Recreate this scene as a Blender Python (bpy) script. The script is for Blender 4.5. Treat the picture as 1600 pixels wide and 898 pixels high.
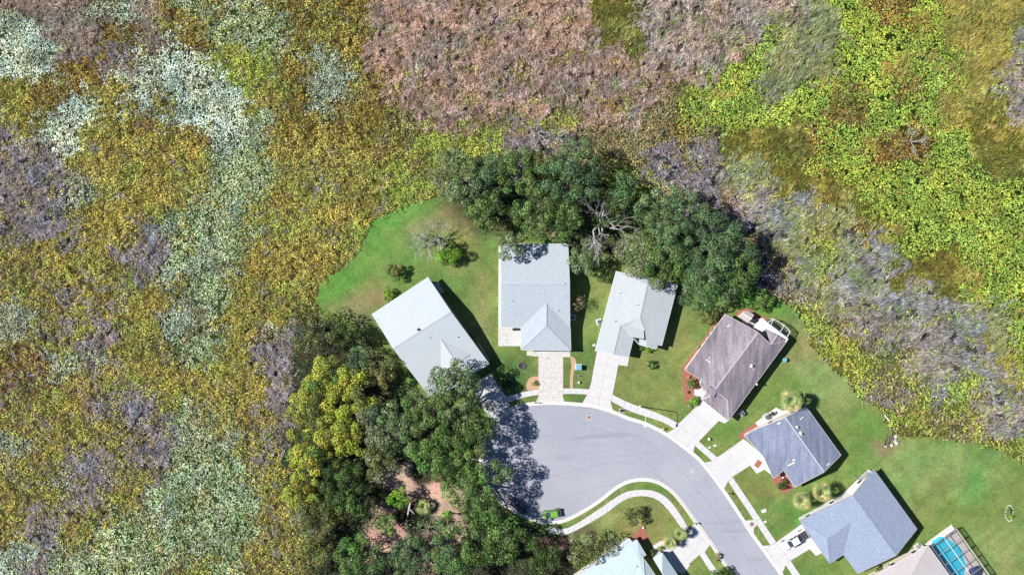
import bpy, bmesh, math, random
import numpy as np
from mathutils import Vector, Matrix
from mathutils.bvhtree import BVHTree
from mathutils.geometry import tessellate_polygon

for o in list(bpy.data.objects):
    bpy.data.objects.remove(o)
S = bpy.context.scene
COL = S.collection
rng = np.random.default_rng(7)
random.seed(7)

# ------------------------------------------------------------------ camera, sky, sun, exposure
H = 180.0          # height of the drone above the ground (m)
SC = 0.14          # metres per photograph pixel on the ground
cam = bpy.data.cameras.new('camera'); co = bpy.data.objects.new('camera', cam); COL.objects.link(co)
co.location = (0, 0, H); co.rotation_euler = (0, 0, 0)
cam.sensor_width = 36; cam.lens = 36 * H / (1600 * SC)
cam.clip_start = 1; cam.clip_end = 3000
S.camera = co
SUN_EL = math.radians(44); SUN_AZ = math.atan2(-math.cos(math.radians(9)), math.sin(math.radians(9)))
w = bpy.data.worlds.new('World'); S.world = w; w.use_nodes = True
nt = w.node_tree; bgn = nt.nodes['Background']
sky = nt.nodes.new('ShaderNodeTexSky'); sky.sky_type = 'NISHITA'; sky.sun_disc = False
sky.sun_elevation = SUN_EL; sky.sun_rotation = SUN_AZ % (2 * math.pi)
nt.links.new(sky.outputs[0], bgn.inputs[0]); bgn.inputs[1].default_value = 0.05; sky.dust_density = .1; sky.ozone_density = 6.0
sl = bpy.data.lights.new('sun', 'SUN'); sl.energy = 5.0; sl.angle = math.radians(0.5); sl.color = (1, 0.955, 0.89)
so = bpy.data.objects.new('sun', sl); COL.objects.link(so)
sd = Vector((math.cos(SUN_EL) * math.sin(SUN_AZ), math.cos(SUN_EL) * math.cos(SUN_AZ), math.sin(SUN_EL)))
so.rotation_euler = sd.to_track_quat('Z', 'Y').to_euler(); so.location = sd * 100
S.view_settings.view_transform = 'Standard'; S.view_settings.look = 'None'
S.view_settings.exposure = 0.85; S.view_settings.gamma = 1
S.view_settings.use_curve_mapping = False

# ------------------------------------------------------------------ helpers
def P(px, py, z=0.0):
    """point at height z that the camera sees at photograph pixel (px, py)"""
    k = (H - z) / H * SC
    return Vector(((px - 800) * k, (449 - py) * k, z))

def lin(c, g=1.0):
    return tuple((((v / 255) / 12.92) if v / 255 <= .04045 else ((v / 255 + .055) / 1.055) ** 2.4) * g for v in c)

def tag(o, label=None, cat=None, group=None, kind=None):
    if label: o['label'] = label
    if cat: o['category'] = cat
    if group: o['group'] = group
    if kind: o['kind'] = kind
    return o

def empty(name, loc, label=None, cat=None, group=None, rz=0):
    o = bpy.data.objects.new(name, None); COL.objects.link(o)
    o.empty_display_size = .5
    o.location = loc; o.rotation_euler = (0, 0, rz)
    return tag(o, label, cat, group)

def origin_of(p):
    v = Vector((0, 0, 0))
    while p is not None:
        v = v + Vector(p.location); p = p.parent
    return v

def link(name, me, m, parent=None):
    if m is not None and len(me.materials) == 0: me.materials.append(m)
    o = bpy.data.objects.new(name, me); COL.objects.link(o)
    if parent is not None: o.parent = parent
    return o

def obj(name, verts, faces, m, parent=None, local=False, smooth=False):
    if parent is not None and not local:
        og = origin_of(parent); verts = [Vector(v) - og for v in verts]
    me = bpy.data.meshes.new(name); me.from_pydata([tuple(v) for v in verts], [], faces); me.update()
    if smooth:
        me.polygons.foreach_set('use_smooth', [True] * len(me.polygons))
    return link(name, me, m, parent)

def bobj(name, bm, m, parent=None, local=False, smooth=False):
    if parent is not None and not local:
        og = origin_of(parent)
        for v in bm.verts: v.co -= og
    bmesh.ops.recalc_face_normals(bm, faces=bm.faces)
    me = bpy.data.meshes.new(name); bm.to_mesh(me); bm.free()
    if smooth: me.polygons.foreach_set('use_smooth', [True] * len(me.polygons))
    return link(name, me, m, parent)

def quads(name, V, C, m, parent=None):
    """V (n,4,3) float, C (n,3) colour per leaf"""
    n = len(V)
    me = bpy.data.meshes.new(name)
    if parent is not None: V = V - np.array(origin_of(parent))[None, None, :]
    me.vertices.add(n * 4); me.vertices.foreach_set('co', np.ascontiguousarray(V, dtype=np.float32).ravel())
    me.loops.add(n * 4); me.loops.foreach_set('vertex_index', np.arange(n * 4, dtype=np.int32))
    me.polygons.add(n)
    me.polygons.foreach_set('loop_start', np.arange(0, n * 4, 4, dtype=np.int32))
    me.polygons.foreach_set('loop_total', np.full(n, 4, dtype=np.int32))
    me.update(calc_edges=True)
    a = me.attributes.new('tint', 'FLOAT_COLOR', 'FACE')
    cc = np.ones((n, 4), dtype=np.float32); cc[:, :3] = C
    a.data.foreach_set('color', cc.ravel())
    return link(name, me, m, parent)

def boxv(x0, y0, z0, x1, y1, z1):
    v = [(x0, y0, z0), (x1, y0, z0), (x1, y1, z0), (x0, y1, z0), (x0, y0, z1), (x1, y0, z1), (x1, y1, z1), (x0, y1, z1)]
    f = [(0, 3, 2, 1), (4, 5, 6, 7), (0, 1, 5, 4), (1, 2, 6, 5), (2, 3, 7, 6), (3, 0, 4, 7)]
    return v, f

def box(name, x0, y0, z0, x1, y1, z1, m, parent=None, bev=0.0, local=True):
    v, f = boxv(x0, y0, z0, x1, y1, z1)
    bm = bmesh.new(); vs = [bm.verts.new(p) for p in v]
    for q in f: bm.faces.new([vs[i] for i in q])
    if bev > 0: bmesh.ops.bevel(bm, geom=list(bm.edges), offset=bev, segments=1, affect='EDGES')
    return bobj(name, bm, m, parent, local)

def bar(name, a, b, wd, ht, m, parent=None, local=False, up=0.0):
    a = Vector(a); b = Vector(b); d = (b - a)
    if d.length < 1e-4: return None
    t = d.normalized(); s = t.cross(Vector((0, 0, 1)))
    if s.length < 1e-3: s = Vector((1, 0, 0))
    s.normalize(); u = s.cross(t)
    vs = []
    for p in (a, b):
        for i, j in ((-1, -1), (1, -1), (1, 1), (-1, 1)):
            vs.append(p + s * (wd / 2 * i) + u * (ht / 2 * j + up))
    f = [(3, 2, 1, 0), (4, 5, 6, 7), (0, 1, 5, 4), (1, 2, 6, 5), (2, 3, 7, 6), (3, 0, 4, 7)]
    return obj(name, vs, f, m, parent, local)

def tube_data(path, radii, n=8, vs=None, fs=None):
    vs = [] if vs is None else vs; fs = [] if fs is None else fs
    base = len(vs); path = [Vector(p) for p in path]
    for i, p in enumerate(path):
        t = (path[min(i + 1, len(path) - 1)] - path[max(i - 1, 0)]).normalized()
        s = t.cross(Vector((0.13, 0.21, 1)))
        if s.length < 1e-3: s = t.cross(Vector((1, 0, 0)))
        s.normalize(); u = s.cross(t)
        for k in range(n):
            a = 2 * math.pi * k / n
            vs.append(p + (s * math.cos(a) + u * math.sin(a)) * radii[i])
    for i in range(len(path) - 1):
        for k in range(n):
            a = base + i * n + k; b = base + i * n + (k + 1) % n
            fs.append((a, b, b + n, a + n))
    if n > 2:
        fs.append(tuple(base + k for k in range(n))[::-1]); fs.append(tuple(base + (len(path) - 1) * n + k for k in range(n)))
    return vs, fs

def lathe(name, prof, m, parent=None, c=(0, 0, 0), n=20, local=True):
    vs = []; fs = []
    for (r, z) in prof:
        for k in range(n):
            a = 2 * math.pi * k / n; vs.append((c[0] + r * math.cos(a), c[1] + r * math.sin(a), c[2] + z))
    for i in range(len(prof) - 1):
        for k in range(n):
            a = i * n + k; b = i * n + (k + 1) % n
            fs.append((a, b, b + n, a + n))
    fs.append(tuple(range(n))[::-1]); fs.append(tuple((len(prof) - 1) * n + k for k in range(n)))
    return obj(name, vs, fs, m, parent, local)

def in_poly(x, y, poly):
    x = np.asarray(x); y = np.asarray(y); ins = np.zeros(x.shape, bool)
    n = len(poly)
    for i in range(n):
        x0, y0 = poly[i]; x1, y1 = poly[(i + 1) % n]
        if y0 == y1: continue
        c = ((y0 > y) != (y1 > y)) & (x < (x1 - x0) * (y - y0) / (y1 - y0) + x0)
        ins ^= c
    return ins

class Noise:
    def __init__(s, seed):
        s.t = np.random.default_rng(seed).random((256, 256))
    def __call__(s, x, y):
        xi = np.floor(x).astype(int); yi = np.floor(y).astype(int); fx = x - xi; fy = y - yi
        fx = fx * fx * (3 - 2 * fx); fy = fy * fy * (3 - 2 * fy)
        t = s.t; a = t[xi % 256, yi % 256]; b = t[(xi + 1) % 256, yi % 256]; c = t[xi % 256, (yi + 1) % 256]; d = t[(xi + 1) % 256, (yi + 1) % 256]
        return (a * (1 - fx) + b * fx) * (1 - fy) + (c * (1 - fx) + d * fx) * fy
NS = [Noise(i) for i in range(12)]
def fbm(k, x, y, o=3):
    r = 0; a = .5; s = 0
    for i in range(o):
        r = r + a * NS[(k + i) % 12](x * 2 ** i + 17.3 * i, y * 2 ** i + 5.1 * i); s += a; a *= .5
    return r / s

# ------------------------------------------------------------------ materials
def newmat(name):
    m = bpy.data.materials.new(name); m.use_nodes = True
    return m, m.node_tree, m.node_tree.nodes['Principled BSDF']

def mat(name, c, rough=.7, c2=None, scale=3.0, detail=6, bump=0.0, bscale=30, metal=0.0, stretch=None, spec=.3, lo=.35, hi=.65):
    """colour c broken up with noise towards c2, optional fine bump"""
    m, t, b = newmat(name)
    b.inputs['Roughness'].default_value = rough; b.inputs['Metallic'].default_value = metal
    b.inputs['Specular IOR Level'].default_value = spec
    tc = t.nodes.new('ShaderNodeTexCoord'); mp = t.nodes.new('ShaderNodeMapping')
    t.links.new(tc.outputs['Object'], mp.inputs[0])
    if stretch: mp.inputs['Scale'].default_value = stretch[0]; mp.inputs['Rotation'].default_value = (0, 0, stretch[1])
    if c2 is None: c2 = tuple(v * .82 for v in c)
    n = t.nodes.new('ShaderNodeTexNoise'); n.inputs['Scale'].default_value = scale; n.inputs['Detail'].default_value = detail
    n.inputs['Roughness'].default_value = .65
    t.links.new(mp.outputs[0], n.inputs['Vector'])
    r = t.nodes.new('ShaderNodeValToRGB'); r.color_ramp.elements[0].position = lo; r.color_ramp.elements[1].position = hi
    r.color_ramp.elements[0].color = (*c2, 1); r.color_ramp.elements[1].color = (*c, 1)
    t.links.new(n.outputs['Fac'], r.inputs[0]); t.links.new(r.outputs[0], b.inputs['Base Color'])
    if bump > 0:
        n2 = t.nodes.new('ShaderNodeTexNoise'); n2.inputs['Scale'].default_value = bscale; n2.inputs['Detail'].default_value = 3
        t.links.new(tc.outputs['Object'], n2.inputs['Vector'])
        bp = t.nodes.new('ShaderNodeBump'); bp.inputs['Strength'].default_value = bump; bp.inputs['Distance'].default_value = .05
        t.links.new(n2.outputs['Fac'], bp.inputs['Height']); t.links.new(bp.outputs[0], b.inputs['Normal'])
    return m

def shingle(name, c, c2, streak, ang, amt=.5, gran=8.0):
    """asphalt shingles: granule speckle, courses and long weather streaks down the slope"""
    m, t, b = newmat(name); b.inputs['Roughness'].default_value = .85; b.inputs['Specular IOR Level'].default_value = .2
    L = t.links.new
    tc = t.nodes.new('ShaderNodeTexCoord')
    n = t.nodes.new('ShaderNodeTexNoise'); n.inputs['Scale'].default_value = gran; n.inputs['Detail'].default_value = 4
    mp0 = t.nodes.new('ShaderNodeMapping'); mp0.inputs['Rotation'].default_value = (0, 0, ang); mp0.inputs['Scale'].default_value = (.22, .55, .3)
    L(tc.outputs['Object'], mp0.inputs[0]); L(mp0.outputs[0], n.inputs['Vector'])
    r = t.nodes.new('ShaderNodeValToRGB'); r.color_ramp.elements[0].position = .38; r.color_ramp.elements[1].position = .62
    r.color_ramp.elements[0].color = (*c2, 1); r.color_ramp.elements[1].color = (*c, 1); L(n.outputs['Fac'], r.inputs[0])
    mp = t.nodes.new('ShaderNodeMapping'); mp.inputs['Rotation'].default_value = (0, 0, ang); mp.inputs['Scale'].default_value = (.8, .1, .1)
    n3 = t.nodes.new('ShaderNodeTexNoise'); n3.inputs['Scale'].default_value = 1.6; n3.inputs['Detail'].default_value = 7; n3.inputs['Roughness'].default_value = .7
    L(tc.outputs['Object'], mp.inputs[0]); L(mp.outputs[0], n3.inputs['Vector'])
    r3 = t.nodes.new('ShaderNodeValToRGB'); r3.color_ramp.elements[0].position = .36; r3.color_ramp.elements[1].position = .6
    L(n3.outputs['Fac'], r3.inputs[0])
    iv = t.nodes.new('ShaderNodeMath'); iv.operation = 'MULTIPLY_ADD'; iv.inputs[1].default_value = -amt; iv.inputs[2].default_value = amt
    L(r3.outputs[0], iv.inputs[0])
    mx = t.nodes.new('ShaderNodeMix'); mx.data_type = 'RGBA'; mx.inputs[7].default_value = (*streak, 1)
    L(iv.outputs[0], mx.inputs[0]); L(r.outputs[0], mx.inputs[6]); L(mx.outputs[2], b.inputs['Base Color'])
    br = t.nodes.new('ShaderNodeTexBrick'); br.inputs['Scale'].default_value = 1; br.inputs['Brick Width'].default_value = .33
    br.inputs['Row Height'].default_value = .15; br.inputs['Mortar Size'].default_value = .012
    mb = t.nodes.new('ShaderNodeMapping'); mb.inputs['Rotation'].default_value = (0, 0, ang + math.pi / 2)
    L(tc.outputs['Object'], mb.inputs[0]); L(mb.outputs[0], br.inputs['Vector'])
    bp = t.nodes.new('ShaderNodeBump'); bp.inputs['Strength'].default_value = .35; bp.inputs['Distance'].default_value = .02; bp.invert = True
    L(br.outputs['Fac'], bp.inputs['Height']); L(bp.outputs[0], b.inputs['Normal'])
    return m

def tintmat(name, rough=.7, vary=.25, scale=2.0, bump=0.0, spec=.2, trans=0.0):
    """base colour from the mesh's own tint attribute, broken up by noise"""
    m, t, b = newmat(name); b.inputs['Roughness'].default_value = rough; b.inputs['Specular IOR Level'].default_value = spec
    L = t.links.new
    at = t.nodes.new('ShaderNodeAttribute'); at.attribute_name = 'tint'
    g = t.nodes.new('ShaderNodeNewGeometry')
    n = t.nodes.new('ShaderNodeTexNoise'); n.inputs['Scale'].default_value = scale; n.inputs['Detail'].default_value = 5; n.inputs['Roughness'].default_value = .7
    L(g.outputs['Position'], n.inputs['Vector'])
    mr = t.nodes.new('ShaderNodeMapRange'); mr.inputs[1].default_value = .3; mr.inputs[2].default_value = .7
    mr.inputs[3].default_value = 1 - vary; mr.inputs[4].default_value = 1 + vary
    L(n.outputs['Fac'], mr.inputs[0])
    mx = t.nodes.new('ShaderNodeVectorMath'); mx.operation = 'SCALE'
    L(at.outputs['Color'], mx.inputs[0]); L(mr.outputs[0], mx.inputs['Scale']); L(mx.outputs[0], b.inputs['Base Color'])
    if trans:
        out = t.nodes['Material Output']; tr = t.nodes.new('ShaderNodeBsdfTranslucent'); ms = t.nodes.new('ShaderNodeMixShader'); ms.inputs[0].default_value = trans
        L(mx.outputs[0], tr.inputs[0]); L(b.outputs[0], ms.inputs[1]); L(tr.outputs[0], ms.inputs[2]); L(ms.outputs[0], out.inputs[0])
    if bump:
        n2 = t.nodes.new('ShaderNodeTexNoise'); n2.inputs['Scale'].default_value = 14; n2.inputs['Detail'].default_value = 4
        L(g.outputs['Position'], n2.inputs['Vector'])
        bp = t.nodes.new('ShaderNodeBump'); bp.inputs['Strength'].default_value = bump; bp.inputs['Distance'].default_value = .1
        L(n2.outputs['Fac'], bp.inputs['Height']); L(bp.outputs[0], b.inputs['Normal'])
    return m

def plain(name, c, rough=.5, metal=0.0, alpha=1.0, spec=.4, coat=0.0):
    m, t, b = newmat(name); b.inputs['Base Color'].default_value = (*c, 1); b.inputs['Roughness'].default_value = rough
    b.inputs['Metallic'].default_value = metal; b.inputs['Alpha'].default_value = alpha; b.inputs['Specular IOR Level'].default_value = spec
    b.inputs['Coat Weight'].default_value = coat
    return m

M = {}
M['leaf'] = tintmat('foliage', .65, .22, 3.0, trans=.12)
M['marshleaf'] = tintmat('marsh_foliage', .7, .2, 1.2)
M['grass'] = tintmat('lawn_grass', .9, .26, 1.6, bump=.9, spec=.1)
M['soil'] = tintmat('forest_soil', .95, .3, 2.2, bump=1.0, spec=.1)
M['mud'] = mat('marsh_ground', (.17, .165, .075), .95, (.06, .075, .035), .12, detail=12, bump=.6, bscale=3, spec=0.0)
M['bark'] = mat('oak_bark', (.20, .18, .155), .9, (.09, .078, .065), 4, bump=.6)
M['pale_bark'] = mat('bleached_bark', (.42, .40, .39), .9, (.24, .22, .22), 5, bump=.4)
def asphalt_mat():
    m, t, b = newmat('worn_asphalt'); L = t.links.new; b.inputs['Roughness'].default_value = .9; b.inputs['Specular IOR Level'].default_value = .2
    tc = t.nodes.new('ShaderNodeTexCoord')
    def nz(sc, det, rg, e0, e1, c0, c1, mp=None, dist=0):
        n = t.nodes.new('ShaderNodeTexNoise'); n.inputs['Scale'].default_value = sc; n.inputs['Detail'].default_value = det; n.inputs['Roughness'].default_value = rg; n.inputs['Distortion'].default_value = dist
        if mp:
            k = t.nodes.new('ShaderNodeMapping'); k.inputs['Scale'].default_value = mp[0]; k.inputs['Rotation'].default_value = (0, 0, mp[1]); L(tc.outputs['Object'], k.inputs[0]); L(k.outputs[0], n.inputs['Vector'])
        else: L(tc.outputs['Object'], n.inputs['Vector'])
        r = t.nodes.new('ShaderNodeValToRGB'); r.color_ramp.elements[0].position = e0; r.color_ramp.elements[1].position = e1
        r.color_ramp.elements[0].color = (*c0, 1); r.color_ramp.elements[1].color = (*c1, 1); L(n.outputs['Fac'], r.inputs[0]); return r.outputs[0]
    def mul(a, b_):
        x = t.nodes.new('ShaderNodeMix'); x.data_type = 'RGBA'; x.blend_type = 'MULTIPLY'; x.inputs[0].default_value = 1; L(a, x.inputs[6]); L(b_, x.inputs[7]); return x.outputs[2]
    o = nz(.06, 6, .6, .35, .65, (.252, .265, .312), (.295, .305, .345))
    o = mul(o, nz(1.4, 8, .75, .3, .7, (.88, .88, .89), (1.05, 1.05, 1.05)))
    o = mul(o, nz(.35, 5, .6, .30, .44, (.82, .83, .86), (1, 1, 1), ((.25, 1.4, 1), .18), .8))
    o = mul(o, nz(.9, 4, .7, .27, .33, (.72, .72, .75), (1, 1, 1)))
    L(o, b.inputs['Base Color'])
    return m
M['asphalt'] = asphalt_mat()
M['seam'] = mat('asphalt_seam', (.185, .195, .235), .9, (.235, .248, .29), 2)
M['stain'] = mat('asphalt_stain', (.25, .26, .30), .9, (.29, .30, .335), 1.2)
M['concrete'] = mat('pale_concrete', (.475, .47, .48), .85, (.42, .415, .425), 1.1, detail=9, bump=.15)
M['kerb'] = mat('kerb_concrete', (.56, .55, .52), .85, (.44, .43, .41), 1.5, detail=9, bump=.15)
M['joint'] = mat('concrete_joint', (.30, .295, .29), .95, (.24, .235, .23), 3)
M['white'] = mat('white_paint', (.66, .66, .65), .6, (.58, .58, .57), 2)
M['stucco'] = mat('cream_stucco', (.58, .54, .47), .9, (.52, .48, .42), 4, bump=.2)
M['stucco_grey'] = mat('grey_stucco', (.60, .60, .60), .9, (.54, .54, .54), 4, bump=.2)
M['cap_pale'] = mat('pale_ridge_cap', (.42, .36, .41), .85, (.34, .29, .34), 3)
M['fascia'] = mat('fascia_paint', (.68, .66, .63), .6, (.56, .54, .51), 2)
M['fascia_dark'] = mat('tan_fascia', (.32, .26, .22), .6, (.25, .20, .17), 2)
M['glass'] = plain('window_glass', (.03, .045, .06), .08, spec=.8)
M['dark'] = plain('dark_metal', (.03, .03, .035), .5)
M['grey'] = mat('grey_metal', (.33, .34, .35), .5, (.27, .28, .29), 5)
M['metalroof'] = mat('white_metal_roof', (.355, .395, .425), .6, (.335, .375, .405), .35, detail=8)
M['sh_pale'] = shingle('pale_blue_grey_shingles', (.355, .40, .44), (.285, .33, .37), (.30, .345, .39), 0.0, .4, 9)
M['sh_white'] = shingle('off_white_shingles', (.375, .41, .435), (.33, .36, .385), (.31, .345, .37), -.25, .4, 7)
M['sh_mauve'] = shingle('weathered_mauve_shingles', (.265, .235, .265), (.21, .185, .215), (.11, .095, .12), .94, .85, 7)
M['sh_slate'] = shingle('slate_blue_shingles', (.215, .245, .325), (.17, .195, .275), (.11, .125, .19), .96, .85, 6)
M['sh_blue'] = shingle('speckled_blue_shingles', (.27, .32, .41), (.16, .195, .285), (.20, .235, .32), .96, .3, 14)
M['sh_taupe'] = shingle('pinkish_taupe_shingles', (.40, .375, .385), (.35, .325, .34), (.31, .29, .305), .95, .3, 8)
M['sh_aqua'] = shingle('pale_aqua_shingles', (.39, .47, .50), (.34, .42, .455), (.31, .39, .44), -.6, .35, 8)
M['mulch'] = mat('red_mulch', (.34, .12, .09), .95, (.19, .075, .06), 9, bump=.6)
M['mulch_brown'] = mat('tan_mulch', (.48, .30, .20), .95, (.32, .20, .13), 9, bump=.6)
M['brick_edge'] = mat('pinkish_edging', (.50, .36, .31), .9, (.38, .27, .23), 6)
M['pool_water'] = mat('pool_water', (.03, .42, .60), .05, (.05, .50, .66), .6, spec=.6)
M['pool_wall'] = plain('pool_tile', (.04, .30, .50), .2)
M['deck'] = mat('pinkish_deck', (.55, .48, .46), .8, (.48, .42, .41), 2)
M['screen'] = plain('insect_screen', (.05, .055, .07), .9, alpha=.26, spec=0)
M['bronze'] = plain('bronze_aluminium', (.20, .19, .21), .5)
M['green_paint'] = plain('lime_green_car_paint', (.13, .30, .045), .3, coat=.6)
M['white_car'] = plain('white_car_paint', (.72, .72, .73), .3, coat=.6)
M['navy_car'] = plain('dark_blue_car_paint', (.012, .02, .05), .25, coat=.7)
M['rubber'] = plain('tyre_rubber', (.02, .02, .02), .9)
M['rim'] = plain('alloy_rim', (.5, .5, .52), .35, .8)
M['lamp_lens'] = plain('lamp_lens', (.6, .6, .58), .15)
M['tail_lens'] = plain('tail_lens', (.35, .02, .02), .2)
M['teal'] = mat('teal_enclosure', (.14, .34, .42), .6, (.11, .28, .36), 3)
M['galv'] = mat('galvanised_steel', (.62, .63, .65), .5, (.5, .51, .53), 4)
M['rust'] = mat('rusty_iron', (.26, .15, .11), .85, (.16, .10, .08), 7)
M['terracotta'] = mat('terracotta', (.46, .20, .13), .85, (.36, .15, .10), 5)
M['wood'] = mat('weathered_wood', (.36, .33, .30), .9, (.25, .23, .21), 4, stretch=((1, 8, 1), 0))
M['rock'] = mat('pale_rock', (.62, .58, .53), .9, (.45, .42, .38), 6, bump=.5)

def paver_mat():
    m, t, b = newmat('mixed_pavers'); L = t.links.new; b.inputs['Roughness'].default_value = .85
    tc = t.nodes.new('ShaderNodeTexCoord')
    v = t.nodes.new('ShaderNodeTexVoronoi'); v.inputs['Scale'].default_value = 4.6; v.distance = 'CHEBYCHEV'
    L(tc.outputs['Object'], v.inputs['Vector'])
    sp = t.nodes.new('ShaderNodeSeparateColor'); L(v.outputs['Color'], sp.inputs[0])
    r = t.nodes.new('ShaderNodeValToRGB'); r.color_ramp.interpolation = 'CONSTANT'
    cols = [(.43, .425, .415), (.385, .375, .37), (.46, .455, .44), (.31, .30, .295), (.41, .40, .385)]
    e = r.color_ramp.elements; e[0].color = (*cols[0], 1); e[1].position = .3; e[1].color = (*cols[1], 1)
    for p, c in zip((.45, .75, .88), cols[2:]):
        q = e.new(p); q.color = (*c, 1)
    L(sp.outputs[0], r.inputs[0]); L(r.outputs[0], b.inputs['Base Color'])
    bp = t.nodes.new('ShaderNodeBump'); bp.inputs['Strength'].default_value = .3; bp.inputs['Distance'].default_value = .02; bp.invert = True
    L(v.outputs['Distance'], bp.inputs['Height']); L(bp.outputs[0], b.inputs['Normal'])
    return m
M['paver'] = paver_mat()

# ------------------------------------------------------------------ flat sheets
def sheet(name, pts, z, m, parent=None, thick=0.0, z0=None):
    """polygon in photograph pixels laid at height z; with thick it becomes a slab"""
    w_ = [P(x, y, 0) for x, y in pts]
    for v in w_: v.z = z
    tri = tessellate_polygon([w_])
    vs = list(w_); fs = []
    for t in tri:
        a, b, c = t
        nrm = (vs[b] - vs[a]).cross(vs[c] - vs[a])
        fs.append((a, b, c) if nrm.z > 0 else (a, c, b))
    if thick > 0:
        n = len(w_); vs += [v - Vector((0, 0, thick)) for v in w_]
        ar = sum(w_[i].x * w_[(i + 1) % n].y - w_[(i + 1) % n].x * w_[i].y for i in range(n))
        for i in range(n):
            j = (i + 1) % n
            fs.append((i, i + n, j + n, j) if ar > 0 else (j, j + n, i + n, i))
    return obj(name, vs, fs, m, parent)

def smooth_line(pts, step=8.0, closed=False):
    """Catmull-Rom through pixel points, resampled"""
    out = []; n = len(pts)
    rngi = range(n if closed else n - 1)
    for i in rngi:
        g = lambda k: np.array(pts[k % n] if closed else pts[min(max(k, 0), n - 1)], float)
        p0, p1, p2, p3 = g(i - 1), g(i), g(i + 1), g(i + 2)
        k = max(1, int(np.linalg.norm(p2 - p1) / step))
        for j in range(k):
            t = j / k
            out.append(tuple(.5 * ((2 * p1) + (-p0 + p2) * t + (2 * p0 - 5 * p1 + 4 * p2 - p3) * t * t + (-p0 + 3 * p1 - 3 * p2 + p3) * t ** 3)))
    if not closed: out.append(tuple(pts[-1]))
    return out

def clip_convex(poly, cell):
    out = list(poly); n = len(cell)
    ar = sum(cell[i][0] * cell[(i + 1) % n][1] - cell[(i + 1) % n][0] * cell[i][1] for i in range(n))
    for i in range(n):
        a = cell[i]; b = cell[(i + 1) % n]
        def side(p): return ((b[0] - a[0]) * (p[1] - a[1]) - (b[1] - a[1]) * (p[0] - a[0])) * (1 if ar > 0 else -1)
        res = []
        for k in range(len(out)):
            p = out[k]; q = out[(k + 1) % len(out)]; sp_, sq = side(p), side(q)
            if sp_ >= 0: res.append(p)
            if (sp_ > 0 and sq < 0) or (sp_ < 0 and sq > 0):
                t = sp_ / (sp_ - sq); res.append((p[0] + (q[0] - p[0]) * t, p[1] + (q[1] - p[1]) * t))
        out = res
        if len(out) < 3: return []
    cl = []
    for p in out:
        if not cl or abs(p[0] - cl[-1][0]) + abs(p[1] - cl[-1][1]) > .05: cl.append(p)
    if len(cl) > 2 and abs(cl[0][0] - cl[-1][0]) + abs(cl[0][1] - cl[-1][1]) < .05: cl.pop()
    return cl

def area(p):
    return abs(sum(p[i][0] * p[(i + 1) % len(p)][1] - p[(i + 1) % len(p)][0] * p[i][1] for i in range(len(p)))) / 2

def slab_area(name, pts, org, ang, su, sv, m, z=.06, gap=.28, label=None):
    """concrete area split into poured slabs (pixels): a joint-coloured bed and one object per slab"""
    bed = sheet(name, pts, z - .03, M['joint']); tag(bed, label, None, None, 'structure')
    u = (math.cos(ang), math.sin(ang)); v = (-u[1], u[0])
    uu = [((x - org[0]) * u[0] + (y - org[1]) * u[1], (x - org[0]) * v[0] + (y - org[1]) * v[1]) for x, y in pts]
    i0, i1 = math.floor(min(a for a, b in uu) / su), math.ceil(max(a for a, b in uu) / su)
    j0, j1 = math.floor(min(b for a, b in uu) / sv), math.ceil(max(b for a, b in uu) / sv)
    for i in range(i0, i1):
        for j in range(j0, j1):
            g = gap / 2
            cl = [(i * su + g, j * sv + g), ((i + 1) * su - g, j * sv + g), ((i + 1) * su - g, (j + 1) * sv - g), (i * su + g, (j + 1) * sv - g)]
            c = clip_convex(uu, cl)
            if len(c) < 3 or area(c) < 3: continue
            px = [(org[0] + a * u[0] + b * v[0], org[1] + a * u[1] + b * v[1]) for a, b in c]
            sheet('slab', px, z + random.uniform(-.004, .004), m, bed, thick=.05)
    return bed

def slab_path(name, A, B, step, m, z=.06, label=None):
    """sidewalk between two pixel lines with the same number of points"""
    n = max(2, int(sum(math.dist(A[i], A[i + 1]) for i in range(len(A) - 1)) / step))
    def res(L_):
        d = [0]
        for i in range(len(L_) - 1): d.append(d[-1] + math.dist(L_[i], L_[i + 1]))
        t = np.linspace(0, d[-1], n + 1)
        return list(zip(np.interp(t, d, [p[0] for p in L_]), np.interp(t, d, [p[1] for p in L_])))
    a, b = res(A), res(B)
    bed = sheet(name, a + b[::-1], z - .03, M['joint']); tag(bed, label, None, None, 'structure')
    g = .22 / step
    L2 = lambda p, q, t: (p[0] + (q[0] - p[0]) * t, p[1] + (q[1] - p[1]) * t)
    for i in range(n):
        q = [L2(a[i], a[i + 1], g), L2(a[i], a[i + 1], 1 - g), L2(b[i], b[i + 1], 1 - g), L2(b[i], b[i + 1], g)]
        sheet('slab', q, z + random.uniform(-.004, .004), m, bed, thick=.05)
    return bed

# ------------------------------------------------------------------ ground, lawn, woodland floor
gs = 700
tag(obj('ground', [(-gs, -gs, -.45), (gs, -gs, -.45), (gs, gs, -.45), (-gs, gs, -.45)], [(0, 1, 2, 3)], M['mud']),
    'dark wet marsh mud under the plants', kind='structure')

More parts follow.
